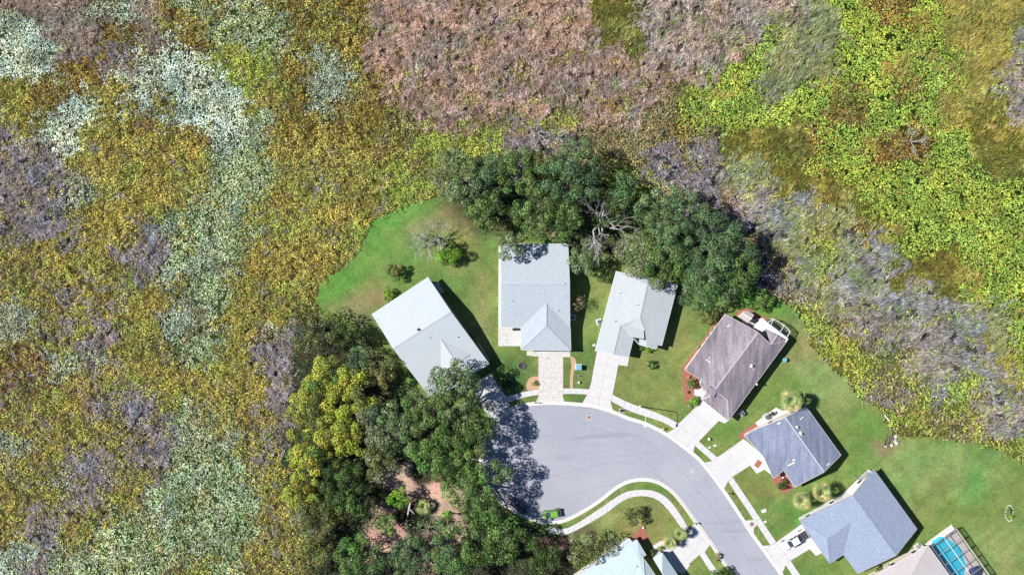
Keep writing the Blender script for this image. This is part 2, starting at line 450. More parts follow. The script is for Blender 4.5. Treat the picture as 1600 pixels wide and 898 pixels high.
EDGE_L = smooth_line([(500, 505), (494, 470), (500, 445), (530, 421), (556, 398), (570, 372), (578, 350), (600, 335), (640, 320), (672, 309), (700, 300)])
EDGE_R = smooth_line([(1165, 440), (1195, 452), (1222, 470), (1247, 488), (1258, 512), (1272, 545), (1300, 575), (1322, 592), (1345, 622), (1376, 642), (1384, 658), (1388, 672), (1410, 682), (1450, 683), (1500, 688), (1545, 697), (1580, 712), (1610, 730), (1760, 800)])
LAWN = EDGE_L + [(760, 262), (900, 262), (960, 300), (1040, 330), (1100, 350), (1150, 400)] + EDGE_R + [(1900, 1150), (840, 1150), (700, 960), (600, 700), (540, 560)]
WOODS = [(500, 500), (470, 520), (452, 560), (455, 640), (440, 720), (455, 800), (475, 850), (490, 900), (480, 1150), (900, 1150), (905, 905), (905, 868), (898, 842), (880, 838), (850, 832), (815, 812), (775, 790), (752, 760), (745, 735), (745, 700), (742, 668), (700, 640), (650, 610), (600, 560), (572, 530), (540, 512)]

def grid_sheet(name, poly, z, step, splats, base, m, jit, zamp=.02, colfn=None):
    xs = [p[0] for p in poly]; ys = [p[1] for p in poly]; st = step / SC
    nx = int((max(xs) - min(xs)) / st) + 2; ny = int((max(ys) - min(ys)) / st) + 2
    X, Y = np.meshgrid(min(xs) + np.arange(nx) * st, min(ys) + np.arange(ny) * st)
    cx = X[:-1, :-1] + st / 2; cy = Y[:-1, :-1] + st / 2
    keep = in_poly(cx + (fbm(1, cx / 9, cy / 9) - .5) * jit, cy + (fbm(2, cx / 9, cy / 9) - .5) * jit, poly)
    C = np.zeros(X.shape + (3,)); C[:] = base
    wx = X + (fbm(3, X / 30, Y / 30) - .5) * 50; wy = Y + (fbm(4, X / 30, Y / 30) - .5) * 50
    for (sx, sy, rx, ry, ang, c, k) in splats:
        ca, sa = math.cos(ang), math.sin(ang); dx = wx - sx; dy = wy - sy
        d = ((dx * ca + dy * sa) / rx) ** 2 + ((-dx * sa + dy * ca) / ry) ** 2
        wgt = np.clip(1.25 - d, 0, 1) ** 1 * k
        C = C * (1 - wgt[..., None]) + np.array(c) * wgt[..., None]
    n = fbm(5, X / 14, Y / 14, 4); C *= (.72 + .56 * n)[..., None]
    warm = (fbm(8, X / 45, Y / 45, 3) - .5)[..., None]
    C *= 1 + warm * np.array([1.05, .15, .6])
    if colfn is not None: C = colfn(X, Y)
    else:
        mow = fbm(8, (X * .75 - Y * .66) / 120, (X * .66 + Y * .75) / 5.5, 3); C *= (.80 + .40 * mow)[..., None]
        fine = NS[3](X / 4.5, Y / 4.5) * .6 + NS[7](X / 11, Y / 11) * .4; C *= (.86 + .28 * fine)[..., None]
    Z = z + (fbm(6, X / 40, Y / 40) - .5) * zamp
    idx = np.arange(nx * ny).reshape(ny, nx)
    q = np.stack([idx[:-1, :-1], idx[1:, :-1], idx[1:, 1:], idx[:-1, 1:]], -1)[keep]
    me = bpy.data.meshes.new(name)
    V = np.stack([(X - 800) * SC, (449 - Y) * SC, Z], -1).reshape(-1, 3)
    me.vertices.add(len(V)); me.vertices.foreach_set('co', V.astype(np.float32).ravel())
    me.loops.add(q.size); me.loops.foreach_set('vertex_index', q.astype(np.int32).ravel())
    me.polygons.add(len(q)); me.polygons.foreach_set('loop_start', np.arange(0, q.size, 4, dtype=np.int32)); me.polygons.foreach_set('loop_total', np.full(len(q), 4, dtype=np.int32))
    me.update(calc_edges=True)
    a = me.attributes.new('tint', 'FLOAT_COLOR', 'POINT'); cc = np.ones((len(V), 4), dtype=np.float32); cc[:, :3] = C.reshape(-1, 3); a.data.foreach_set('color', cc.ravel())
    return link(name, me, m)

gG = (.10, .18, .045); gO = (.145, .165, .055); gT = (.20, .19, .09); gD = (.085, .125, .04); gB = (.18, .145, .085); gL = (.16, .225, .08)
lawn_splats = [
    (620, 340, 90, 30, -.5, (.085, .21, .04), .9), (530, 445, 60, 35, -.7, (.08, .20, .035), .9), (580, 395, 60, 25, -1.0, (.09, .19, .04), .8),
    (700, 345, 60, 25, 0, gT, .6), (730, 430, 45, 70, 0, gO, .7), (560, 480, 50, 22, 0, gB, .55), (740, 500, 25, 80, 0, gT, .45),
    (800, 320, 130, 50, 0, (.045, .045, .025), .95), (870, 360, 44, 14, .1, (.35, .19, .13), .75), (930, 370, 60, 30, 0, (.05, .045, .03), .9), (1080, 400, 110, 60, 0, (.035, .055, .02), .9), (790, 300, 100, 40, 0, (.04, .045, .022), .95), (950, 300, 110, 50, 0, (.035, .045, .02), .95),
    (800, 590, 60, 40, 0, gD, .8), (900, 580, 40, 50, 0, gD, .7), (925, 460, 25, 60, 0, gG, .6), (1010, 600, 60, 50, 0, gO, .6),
    (1080, 520, 40, 60, .5, gO, .6), (1190, 470, 50, 25, .3, (.07, .20, .03), .8), (1265, 520, 16, 60, -.5, gT, .6), (1290, 600, 70, 50, .8, gL, .7),
    (1240, 565, 30, 25, 0, gT, .35), (1360, 660, 50, 30, .8, (.11, .20, .045), .7), (1150, 690, 50, 20, -.7, gG, .5), (1190, 790, 40, 60, -.5, gO, .6), (1230, 800, 30, 20, 0, gG, .5),
    (1470, 730, 120, 40, .2, gL, .8), (1520, 800, 90, 60, 0, gG, .2), (1560, 860, 80, 50, 0, gL, .6), (1420, 760, 50, 30, 0, gL, .7),
    (1000, 800, 80, 30, -.3, gO, .7), (1020, 830, 50, 25, 0, gO, .7), (940, 780, 60, 14, -.6, gT, .55), (1040, 770, 60, 14, .9, gO, .6), (935, 825, 40, 20, -.4, gL, .5),
    (1385, 690, 20, 16, 0, gB, .8), (895, 835, 40, 16, 0, (.10, .07, .045), .8), (1400, 800, 25, 40, .6, gL, .6),
]
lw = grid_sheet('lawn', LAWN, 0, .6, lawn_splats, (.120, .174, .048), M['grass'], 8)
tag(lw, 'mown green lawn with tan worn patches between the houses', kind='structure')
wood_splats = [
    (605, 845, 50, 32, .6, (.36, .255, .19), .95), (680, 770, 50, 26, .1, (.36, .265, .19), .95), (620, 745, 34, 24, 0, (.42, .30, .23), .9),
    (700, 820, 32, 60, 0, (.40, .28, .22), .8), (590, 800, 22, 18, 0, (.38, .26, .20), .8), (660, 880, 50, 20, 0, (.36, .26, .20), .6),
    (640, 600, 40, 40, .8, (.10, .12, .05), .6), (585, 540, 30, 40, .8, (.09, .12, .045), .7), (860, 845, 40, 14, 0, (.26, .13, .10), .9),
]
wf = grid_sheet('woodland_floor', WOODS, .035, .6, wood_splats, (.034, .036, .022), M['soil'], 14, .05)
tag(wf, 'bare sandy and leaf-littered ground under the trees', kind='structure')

# ------------------------------------------------------------------ road, kerbs
OUT = smooth_line([(758, 752), (752, 728), (753, 700), (761, 678), (773, 662.9), (780.6, 650.4), (793, 640.4), (810.6, 634), (835.7, 629.8), (873, 629), (911, 631.6), (932.6, 635), (957.6, 642.7), (982.7, 653), (1008, 661), (1040, 677), (1083, 708.5), (1098, 723), (1118, 748), (1140.6, 780), (1160.8, 810.8), (1175.8, 834), (1221, 896), (1262, 955), (1330, 1060)], 7)
INN = smooth_line([(758, 752), (766, 766), (785, 786), (812, 803), (842, 814), (866, 816), (886, 811.5), (915, 796.5), (940, 780), (960, 764), (980, 753), (1003, 749), (1025.5, 752.5), (1048, 766), (1065.6, 786), (1086.9, 815), (1110.7, 848.4), (1140.8, 893.6), (1180, 950), (1250, 1060)], 7)
road_poly = OUT + INN[::-1][:-1]
road = sheet('road', road_poly, .012, M['asphalt']); tag(road, 'pale grey worn asphalt of the cul-de-sac bulb and its approach', kind='structure')

def strip(name, line, w0, w1, z0, z1, m, parent=None):
    """kerb: band from offset w0 to w1 (m) beside a pixel line, a solid between z0 and z1"""
    pts = [P(x, y, 0) for x, y in line]; vs = []; fs = []
    for i, p in enumerate(pts):
        t = (pts[min(i + 1, len(pts) - 1)] - pts[max(i - 1, 0)]).normalized(); n = Vector((-t.y, t.x, 0))
        for w_, z_ in ((w0, z0), (w0, z1), (w1, z1), (w1, z0)):
            q = p + n * w_; q.z = z_; vs.append(q)
    for i in range(len(pts) - 1):
        for k in range(4):
            a = i * 4 + k; b = i * 4 + (k + 1) % 4
            fs.append((a, b, b + 4, a + 4))
    bm = bmesh.new(); bv = [bm.verts.new(v) for v in vs]
    for f in fs: bm.faces.new([bv[i] for i in f])
    bm.faces.new([bv[i] for i in range(4)]); bm.faces.new([bv[-4 + i] for i in range(4)])
    return bobj(name, bm, m, parent)
k1 = strip('kerb', OUT, -.05, .34, -.05, .115, M['kerb']); tag(k1, 'pale concrete kerb along the outer edge of the cul-de-sac', kind='structure')
k2 = strip('kerb', INN, -.34, .05, -.05, .115, M['kerb']); tag(k2, 'pale concrete kerb round the inner grass bend', kind='structure')
g1 = strip('gutter_pan', OUT, -.45, -.052, -.05, .022, M['kerb']); tag(g1, 'flat concrete gutter along the outer kerb', kind='structure')
g2 = strip('gutter_pan', INN, .052, .40, -.05, .022, M['kerb']); tag(g2, 'flat concrete gutter along the inner kerb', kind='structure')

def ribbon(name, line, wd, z, m, parent=None):
    pts = [P(x, y, 0) for x, y in smooth_line(line, 5)]; vs = []; fs = []
    for i, p in enumerate(pts):
        t = (pts[min(i + 1, len(pts) - 1)] - pts[max(i - 1, 0)]).normalized(); n = Vector((-t.y, t.x, 0))
        hw = wd / 2 * random.uniform(.6, 1.3)
        if i in (0, len(pts) - 1): hw *= .2
        for s_ in (-1, 1):
            q = p + n * hw * s_; q.z = z; vs.append(q)
    for i in range(len(pts) - 1): fs.append((2 * i, 2 * i + 1, 2 * i + 3, 2 * i + 2))
    return obj(name, vs, fs, m, parent)
for L_ in ([(765, 700), (800, 690), (860, 680), (905, 690)], [(800, 726), (840, 718), (900, 708), (955, 704)], [(780, 748), (840, 748), (900, 735), (950, 722)],
           [(870, 775), (910, 768), (960, 755), (975, 748)], [(900, 690), (930, 695), (965, 697), (1000, 715), (1040, 752), (1080, 800)],
           [(905, 660), (950, 664), (1010, 690), (1060, 730), (1110, 790), (1160, 860), (1195, 910)], [(955, 720), (1000, 728), (1040, 752)], [(890, 650), (940, 672), (1000, 700)],
           [(1060, 700), (1090, 735), (1125, 785)], [(1075, 800), (1105, 838), (1150, 905)]):
    ribbon('seam', L_, .10, .016, M['seam'], road)
cr = random.Random(5)
for k in range(16):
    x, y = 905 + cr.uniform(-38, 38), 688 + cr.uniform(-12, 12); a_ = cr.uniform(-.6, .6); L_ = [(x, y)]
    for j in range(5): a_ += cr.uniform(-.7, .7); x += 4.5 * math.cos(a_); y += 4.5 * math.sin(a_); L_.append((x, y))
    ribbon('crack', L_, .06, .0165, M['seam'], road)
for k in range(14):
    q = OUT[20 + k * 7]; r_ = INN[min(len(INN) - 1, 30 + k * 5)]
    x, y = q[0] + cr.uniform(-30, 0), q[1] + cr.uniform(18, 40); a_ = cr.uniform(0, 3); L_ = [(x, y)]
    for j in range(4): a_ += cr.uniform(-.6, .6); x += 4 * math.cos(a_); y += 4 * math.sin(a_); L_.append((x, y))
    if k < 11: ribbon('crack', L_, .05, .0165, M['seam'], road)
for (x, y, r_) in ((920.5, 651.5, .42), (1081, 735.5, .36)):
    c = P(x, y, 0); t = empty('manhole', c, 'round iron manhole cover in the road ' + ('near the top kerb of the bulb' if x < 1000 else 'at the neck beside the fifth driveway'), 'manhole', 'manhole covers in the road')
    lathe('rim', [(r_ + .1, .012), (r_ + .1, .03), (r_, .03)], M['kerb'], t); lathe('cover', [(r_, .014), (r_, .036)], M['rust'] if x < 1000 else M['grey'], t)

# ------------------------------------------------------------------ driveways and sidewalks
DW = {}
def drive(key, pts, org, ang, su, sv, label, m=None, z=.07):
    DW[key] = pts
    return slab_area('driveway', pts, org, ang, su, sv, m or M['concrete'], z, .32, label)
drive(1, [(742, 598), (766, 583), (789, 617), (797, 634), (780, 646), (770, 661), (742, 616)], (742, 598), math.atan2(35, 25), 20, 13, 'shaded concrete driveway of the white metal-roofed house')
p2 = [(823, 548), (891, 548), (891, 557.6), (879, 557.6), (879.5, 619), (883, 629.6), (836, 629.6), (842, 618), (842, 557), (823, 555)]
DW[2] = p2; s2 = sheet('driveway', p2, .07, M['paver'], thick=.06); tag(s2, 'paver driveway of mixed cream and tan stones', kind='structure')
for i in range(2):
    x = (841.6, 879.6)[i]; bar('edge_course', P(x, 558, 0) + Vector((0, 0, .05)), P(x, 618, 0) + Vector((0, 0, .05)), .18, .08, M['brick_edge'], s2)
drive(3, [(932.6, 549), (983, 557), (980.7, 571.7), (966.4, 570), (957.6, 616), (954, 627), (958.5, 643), (909, 631), (917.5, 616.4), (923.8, 597.6)], (932.6, 550), math.atan2(66, -9) - math.pi / 2 + .06, 18.5, 17.5, 'white concrete driveway with two rows of slabs')
drive(4, [(1085, 608), (1098, 606), (1102, 618), (1138.5, 657), (1131.8, 661), (1123, 657), (1093, 688), (1085, 697), (1083, 709), (1040, 677), (1052.9, 670), (1060.4, 661.5), (1096, 627), (1084, 616)], (1098, 625), .69, 27, 27, 'wide concrete driveway of the mauve-roofed house')
drive(5, [(1162, 685), (1193, 712), (1206, 742), (1194.5, 733), (1182, 739.5), (1172, 726.7), (1144.4, 744), (1137, 752), (1130, 765.5), (1098, 723), (1113, 719.6), (1120.6, 714)], (1163, 686.6), math.atan2(27, -43) , 36, 24, 'sunlit concrete driveway of the slate-roofed house')
drive(6, [(1212, 847), (1254, 817), (1284, 863), (1275, 867.5), (1265, 857), (1235, 875), (1227.6, 882), (1221, 897), (1190, 852), (1204, 851)], (1212.5, 846), math.atan2(-28, 38), 24, 24, 'concrete driveway under the white pickup')
drive(8, [(1087, 815), (1110.7, 848.4), (1101, 862), (1093, 866), (1074.3, 882), (1058, 863.5), (1036, 858.5), (1030, 845), (1036, 844), (1045, 852), (1062, 848), (1076, 836), (1077, 827)], (1077, 827), math.atan2(46, 42) - .17, 26, 22, 'concrete driveway with cut joints beside two small palms')

slab_path('sidewalk', [(786, 621), (800, 616.5), (822, 611), (842, 608)], [(791, 629), (806, 624.5), (824, 619), (842, 616.5)], 10.5, M['concrete'], label='shaded sidewalk between the first two driveways')
slab_path('sidewalk', [(879.5, 606.5), (900, 606.5), (922, 608)], [(879.5, 615), (900, 615), (919, 616)], 10.5, M['concrete'], label='short sidewalk between the paver driveway and the white driveway')
slab_path('sidewalk', smooth_line([(957.2, 616.4), (980, 627.7), (1000, 635.2), (1025.3, 644), (1045, 653), (1060.4, 661.5)]), smooth_line([(955, 626.4), (982.7, 641), (1006, 649.4), (1032, 657.5), (1046, 664.5), (1053, 669.5)]), 10.5, M['concrete'], label='curved sidewalk passing the street lamp')
slab_path('sidewalk', [(1091.7, 689), (1120.6, 714)], [(1086, 696), (1113, 719.6)], 10.5, M['concrete'], label='short slanting sidewalk between the mauve-roofed and slate-roofed houses')
slab_path('sidewalk', [(1144.5, 744.5), (1212.5, 846)], [(1138, 752), (1204, 851)], 10.5, M['concrete'], label='long straight sidewalk in front of the slate-roofed house')
slab_path('sidewalk', [(1235, 875), (1300, 972)], [(1227.6, 882), (1292, 980)], 10.5, M['concrete'], label='sidewalk leaving the picture below the white pickup')
slab_path('sidewalk', smooth_line([(856, 822), (878, 826), (899, 818.4), (940, 792), (965.3, 774.5), (980, 767.3), (1000.4, 764.5), (1020.5, 766), (1040.5, 775.8), (1058, 795.8), (1077, 827)]), smooth_line([(858, 831), (882, 835), (906.4, 824.6), (945.3, 802), (970.3, 783.3), (988, 775.8), (1006.4, 774.2), (1024, 778), (1034, 785), (1048, 800.8), (1067, 828)]), 10.5, M['concrete'], label='sidewalk bending round the inner lawn')
slab_path('sidewalk', [(1101, 862), (1160, 950)], [(1093, 866), (1152, 956)], 10.5, M['concrete'], label='sidewalk beside the small palms at the bottom edge')
ap = sheet('inlet_apron', [(1157, 811), (1166, 812.5), (1180, 811), (1184, 818), (1178, 824), (1177.5, 837), (1172, 832)], .118, M['concrete'], thick=.1); tag(ap, 'pale concrete apron round the storm inlet', kind='structure')
c = P(1174.5, 818, 0); t = empty('storm_inlet', c, 'round rusty storm inlet lid in a pale concrete apron', 'storm drain')
lathe('rim', [(.62, .118), (.62, .135), (.5, .135)], M['concrete'], t); lathe('lid', [(.48, .12), (.48, .145)], M['rust'], t)

# patios, beds
def patch(name, pts, z, m, label, th=.05, parent=None):
    o = sheet(name, pts, z, m, parent, thick=th); tag(o, label, kind='structure'); return o
patch('paver_patio', [(778.5, 511), (816, 511), (816, 540.5), (778.5, 540.5)], .06, M['paver'], 'paver patio beside the front wing')
patch('path', [(779, 384), (786, 384), (786, 512), (778.6, 512)], .05, M['concrete'], 'narrow pale path down the left wall')
patch('planting_bed', smooth_line([(841.5, 608), (824, 609.5), (822, 602), (826, 592), (834, 587.5), (841.5, 588)], 4), .04, M['mulch_brown'], 'rounded tan mulch bed beside the paver driveway')
patch('planting_bed', smooth_line([(891, 556), (899, 560), (900, 570), (896, 585), (895, 606.5), (890.5, 606.5), (891, 585), (893, 572)], 4), .04, M['mulch_brown'], 'narrow mulch strip right of the paver driveway')
patch('patio', [(1179.7, 660.1), (1212.5, 636), (1222, 641), (1233, 640), (1232, 652), (1190, 672), (1185.5, 667)], .08, M['concrete'], 'bright concrete side patio with a condenser')
patch('planting_bed', [(1152.9, 679.6), (1178, 661), (1186, 666), (1165, 683), (1159.5, 688)], .05, M['mulch'], 'red mulch strip bordering the slate-roofed house')
patch('planting_bed', [(1206, 748), (1228, 733), (1243, 760.5), (1223, 771)], .05, M['mulch'], 'red mulch corner bed with a round shrub')
patch('planting_bed', [(1133, 488), (1127, 490), (1066, 574), (1067, 600), (1070, 628), (1084, 626), (1086, 614), (1096, 607), (1098, 590), (1075, 577)], .04, M['mulch'], 'long red mulch bed wrapping the mauve-roofed house')
patch('planting_bed', [(1150, 492), (1156, 484), (1168, 481), (1182, 489), (1200, 497), (1196, 503), (1160, 500)], .04, M['mulch'], 'mulch bed behind the mauve-roofed house')
patch('planting_bed', [(984, 842), (1000, 824), (1005, 822), (1014, 841), (1004, 847), (992, 848)], .05, M['mulch'], 'red brick-coloured bed by the aqua-roofed house')
patch('patio', [(1250, 814), (1285, 790), (1327, 764), (1352, 738), (1362, 734), (1372, 745), (1280, 805), (1256, 820)], .07, M['concrete'], 'bright concrete side strip of the blue-roofed house')
patch('patio', [(1181, 499), (1192, 497), (1233, 528), (1225, 540), (1160, 506), (1160, 495)], .07, M['deck'], 'paved pad under the white lanai roof')
patch('patio', [(1395, 885), (1425, 862), (1452, 845), (1458, 858), (1420, 905), (1380, 905)], .07, M['concrete'], 'concrete side pad with pool equipment')
patch('patio', [(1020, 852), (1033, 844), (1042, 858), (1060, 862), (1078, 882), (1068, 896), (1040, 885), (1018, 866)], .065, M['concrete'], 'shaded concrete entry walk of the aqua-roofed house')

# ------------------------------------------------------------------ houses
def inset(poly, d):
    """poly: list of world (x,y); inset by d metres"""
    n = len(poly); ar = sum(poly[i][0] * poly[(i + 1) % n][1] - poly[(i + 1) % n][0] * poly[i][1] for i in range(n))
    s = 1 if ar > 0 else -1; out = []
    for i in range(n):
        a, b, c = Vector(poly[i - 1][:2]), Vector(poly[i][:2]), Vector(poly[(i + 1) % n][:2])
        e1 = (b - a).normalized(); e2 = (c - b).normalized()
        n1 = Vector((-e1.y, e1.x)) * s; n2 = Vector((-e2.y, e2.x)) * s
        k = n1 + n2; k = k / max(.35, k.dot(n1) if k.length > 1e-4 else 1)
        out.append(b + k * d)
    return out

def house(label, verts, faces, outline, roof_m, wall_m, fascia_m, ridges=(), garage=None, cap_m=None, ins=.5, gutter_skip=()):
    W = {k: P(v[0], v[1], E + (v[2] - E) * (.66 if v[2] > E else 1)) for k, v in verts.items()}
    cx = sum(W[k].x for k in outline) / len(outline); cy = sum(W[k].y for k in outline) / len(outline)
    root = empty('house', (cx, cy, 0), label, 'house')
    bm = bmesh.new(); bv = {k: bm.verts.new(W[k]) for k in W}
    for f in faces:
        q = [bv[k] for k in f]; fc = bm.faces.new(q); fc.normal_update()
        if fc.normal.z < 0: fc.normal_flip()
    bmesh.ops.triangulate(bm, faces=[f for f in bm.faces if len(f.verts) > 4])
    tree_ = BVHTree.FromBMesh(bm)
    # every plane gets its own underside so the eaves have depth
    r = bmesh.ops.extrude_face_region(bm, geom=list(bm.faces))
    low = [g for g in r['geom'] if isinstance(g, bmesh.types.BMVert)]
    for v in low: v.co.z -= .16
    roof = bobj('roof', bm, roof_m, root)
    def top(x, y, d=.2):
        h = tree_.ray_cast(Vector((x, y, 30)), Vector((0, 0, -1)))
        return h[0].z - d if h[0] is not None else 2.6
    outl = [(W[k].x, W[k].y) for k in outline]
    ip = inset(outl, ins); n = len(ip)
    vs = []; fs = []
    for i in range(n):
        a = ip[i]; b = ip[(i + 1) % n]; L_ = (b - a).length; k = max(1, int(L_ / .6)); base = len(vs)
        for j in range(k + 1):
            p = a + (b - a) * j / k; z = max(2.2, top(p.x, p.y)); vs += [(p.x, p.y, -.1), (p.x, p.y, z)]
        for j in range(k): q = base + 2 * j; fs.append((q, q + 2, q + 3, q + 1))
    obj('wall', vs, fs, wall_m, root)
    for i in range(n):
        if i in gutter_skip: continue
        a = W[outline[i]]; b = W[outline[(i + 1) % n]]
        bar('fascia_board', a + Vector((0, 0, -.10)), b + Vector((0, 0, -.10)), .11, .19, fascia_m, root)
    for (a, b) in ridges:
        bar('ridge_cap', W[a] + Vector((0, 0, .03)), W[b] + Vector((0, 0, .03)), .28, .05, cap_m or roof_m, root)
    # openings on the walls
    ar = sum(outl[i][0] * outl[(i + 1) % n][1] - outl[(i + 1) % n][0] * outl[i][1] for i in range(n)); s = 1 if ar > 0 else -1
    for i in range(n):
        a = ip[i]; b = ip[(i + 1) % n]; d = b - a; L_ = d.length
        if L_ < 3: continue
        t = d / L_; out = Vector((t.y, -t.x)) * s
        def panel(name, u0, u1, z0, z1, m, th, par):
            q = [a + t * u0, a + t * u1]; o3 = Vector((out.x, out.y, 0))
            p0 = Vector((q[0].x, q[0].y, 0)); p1 = Vector((q[1].x, q[1].y, 0)); vs_ = []
            for p in (p0, p1):
                for z in (z0, z1):
                    for e in (-.05, th): vs_.append(p + o3 * e + Vector((0, 0, z)))
            f_ = [(0, 1, 3, 2), (4, 6, 7, 5), (1, 5, 7, 3), (0, 2, 6, 4), (2, 3, 7, 6), (0, 4, 5, 1)]
            return obj(name, vs_, f_, m, par)
        if garage == i:
            u0 = L_ / 2 - min(2.5, L_ / 2 - .4); u1 = L_ - u0
            g = panel('garage_door', u0, u1, .05, 2.2, M['white'], .04, root)
            for k in range(3): panel('door_rib', u0, u1, .55 + k * .52, .60 + k * .52, M['fascia'], .055, g)
            continue
        k = max(1, int(L_ / 4.2))
        for j in range(k):
            u = L_ * (j + .5) / k
            f = panel('window', u - .6, u + .6, .95, 2.1, M['white'], .05, root)
            panel('pane', u - .52, u + .52, 1.03, 2.02, M['glass'], .06, f)
    root['_o'] = 0; del root['_o']
    return root, top

def pipe_vent(h, top, px, py, r=.1, hh=.4, m=None, z=3.6):
    for _ in range(3):
        w_ = P(px, py, z); z = top(w_.x, w_.y, 0)
    w_ = P(px, py, z); og = origin_of(h)
    return lathe('roof_vent', [(r * 1.9, -.03), (r * 1.9, .05), (r, .07), (r, hh), (r * .7, hh + .02)], m or M['grey'], h, (w_.x - og.x, w_.y - og.y, z), 10)

def low_vent(h, top, ax, ay, bx, by, wd=.16, m=None, ht=.12):
    z = 4.0
    for _ in range(3):
        w1 = P(ax, ay, z); z = top(w1.x, w1.y, 0)
    w1 = P(ax, ay, z); w2 = P(bx, by, z); w2.z = top(w2.x, w2.y, 0)
    return bar('vent_strip', w1 + Vector((0, 0, ht / 2)), w2 + Vector((0, 0, ht / 2)), wd, ht, m or M['fascia'], h)

E = 2.8
# house 1: white metal roof, tucked under the big oak
n_ = (.535, .845); e_ = (.845, -.535)
v1 = dict(A=(669, 433, E), L=(581, 491, E), Rl=(613.9, 544.3, 5.3), Rr=(704.9, 486.7, 5.3), R=(764.3, 567.7, E), B=(676, 626, E))
f1 = [('A', 'L', 'Rl', 'Rr'), ('Rl', 'B', 'R', 'Rr')]
v1.update(S1=(689, 530, 4.62), E1=(712.8, 567.5, 4.62), G1a=(687.5, 583.5, 3.45), G1b=(738, 551.5, 3.45), S1a=(682, 552, 4.0), S1b=(706, 536, 4.0))
f1 += [('S1', 'G1a', 'E1'), ('S1', 'E1', 'G1b')]
v1.update(S2=(704, 541, 4.2), E2=(730.5, 576.3, 4.2), G2a=(706, 592, 3.05), G2b=(749, 564.5, 3.05), S2a=(692, 566, 3.6), S2b=(724, 545, 3.6))
f1 += [('S2', 'S2a', 'G2a', 'E2'), ('S2', 'E2', 'G2b', 'S2b')]
for k in ('S1a', 'S1b'): v1.pop(k)
h1, top1 = house('house with a bright white metal gable roof half under the big oak', v1, f1, ['A', 'L', 'B', 'R'], M['metalroof'], M['stucco'], M['white'],
                 ridges=[('Rl', 'Rr'), ('S1', 'E1'), ('S2', 'E2')], garage=2, cap_m=M['metalroof'])
pipe_vent(h1, top1, 654, 514.7, .18, .45, M['dark']); pipe_vent(h1, top1, 671, 527, .07, .35); pipe_vent(h1, top1, 715, 526, .1, .35); pipe_vent(h1, top1, 590, 499, .05, .3)
# gable infill walls of the stepped front gables
for a, b, c in (('G1a', 'E1', 'G1b'), ('G2a', 'E2', 'G2b')):
    A_, B_, C_ = [P(v1[k][0], v1[k][1], E + (v1[k][2] - E) * .66) for k in (a, b, c)]
    dn = Vector((0, 0, -.12)); obj('gable_wall', [A_ + dn, B_ + dn, C_ + dn, C_ + Vector((0, 0, -.5)), A_ + Vector((0, 0, -.5))], [(0, 1, 2, 3, 4)], M['stucco'], h1)

# house 2: pale shingles, hipped front wing
v2 = dict(TL=(782.6, 381, E), TR=(888, 381, E), Rl=(782.8, 443, 5.8), Rr=(890.5, 443, 5.8), BL=(782.6, 511, E), BR=(889, 511, E), V=(853.7, 473, 4.45),
          K=(853.7, 509, 4.45), WL0=(814, 512, E + .02), WL=(814, 546.5, E), WR=(892, 547.5, E), WR0=(891, 512, E + .02))
f2 = [('TL', 'Rl', 'Rr', 'TR'), ('Rl', 'BL', 'WL0', 'V', 'WR0', 'Rr'), ('V', 'WL0', 'WL', 'K'), ('K', 'WL', 'WR'), ('V', 'K', 'WR', 'WR0')]
v2.pop('BR')
h2, top2 = house('house with pale blue-grey shingles and a pointed hip wing over the paver driveway', v2, f2, ['TL', 'BL', 'WL0', 'WL', 'WR', 'WR0', 'TR'], M['sh_pale'], M['stucco'], M['fascia'],
                 ridges=[('V', 'K'), ('K', 'WL'), ('K', 'WR')], garage=3)
low_vent(h2, top2, 791, 443, 883, 443, .5, M['sh_pale'], .09)
pipe_vent(h2, top2, 872, 485, .08, .4); pipe_vent(h2, top2, 800, 470, .06, .35)

# house 3: off-white shingles
v3 = dict(TL=(962.7, 423.8, E), T2=(1031.6, 437.8, 3.6), TR=(1058.4, 445.6, E), P1=(1011.5, 444.5, 4.55), P2=(999.7, 496.5, 4.55), BR=(1034, 539.6, E), N1=(1027.8, 538.2, 3.05), N2=(1025.3, 545.4, 3.05),
          BM=(1010.5, 541.2, 3.8), W=(1007.8, 516, 4.0), G1=(969.4, 507.8, 3.65), G2=(958, 553.4, 3.65), LB=(930, 547.9, E), E1=(982.2, 557.9, E), E2=(989.5, 528.3, E), E3=(981, 510, 3.5),
          Q1=(980, 509.5, 3.75), Q2=(1006, 512, 3.75), Q3=(1006.5, 529.5, 3.0), Q4=(979.5, 525, 3.0), Z1=(999, 529, 3.0), Z2=(1015.5, 533, 3.3), Z3=(1013.5, 542, 3.2), Z4=(998.5, 538, 2.9))
f3 = [('TL', 'LB', 'G2', 'G1', 'P2', 'P1'), ('TL', 'P1', 'T2'), ('P1', 'P2', 'W', 'BM', 'N2', 'N1', 'BR', 'TR'), ('P1', 'TR', 'T2'), ('G1', 'G2', 'E1', 'E2', 'E3'), ('P2', 'G1', 'E3', 'W'), ('Q1', 'Q4', 'Q3', 'Q2'), ('Z1', 'Z4', 'Z3', 'Z2')]
h3, top3 = house('long house with an off-white left slope and grey right slope at the white driveway', v3, f3, ['TL', 'LB', 'G2', 'E1', 'E2', 'Z4', 'Z3', 'N2', 'N1', 'BR', 'TR', 'T2'], M['sh_white'], M['stucco_grey'], M['fascia'],
                 ridges=[('P1', 'P2'), ('G1', 'G2'), ('P1', 'T2'), ('P2', 'W')], garage=1, ins=.4)
for q in ((968.5, 458), (996, 476), (961, 501)): pipe_vent(h3, top3, *q, .08, .35)

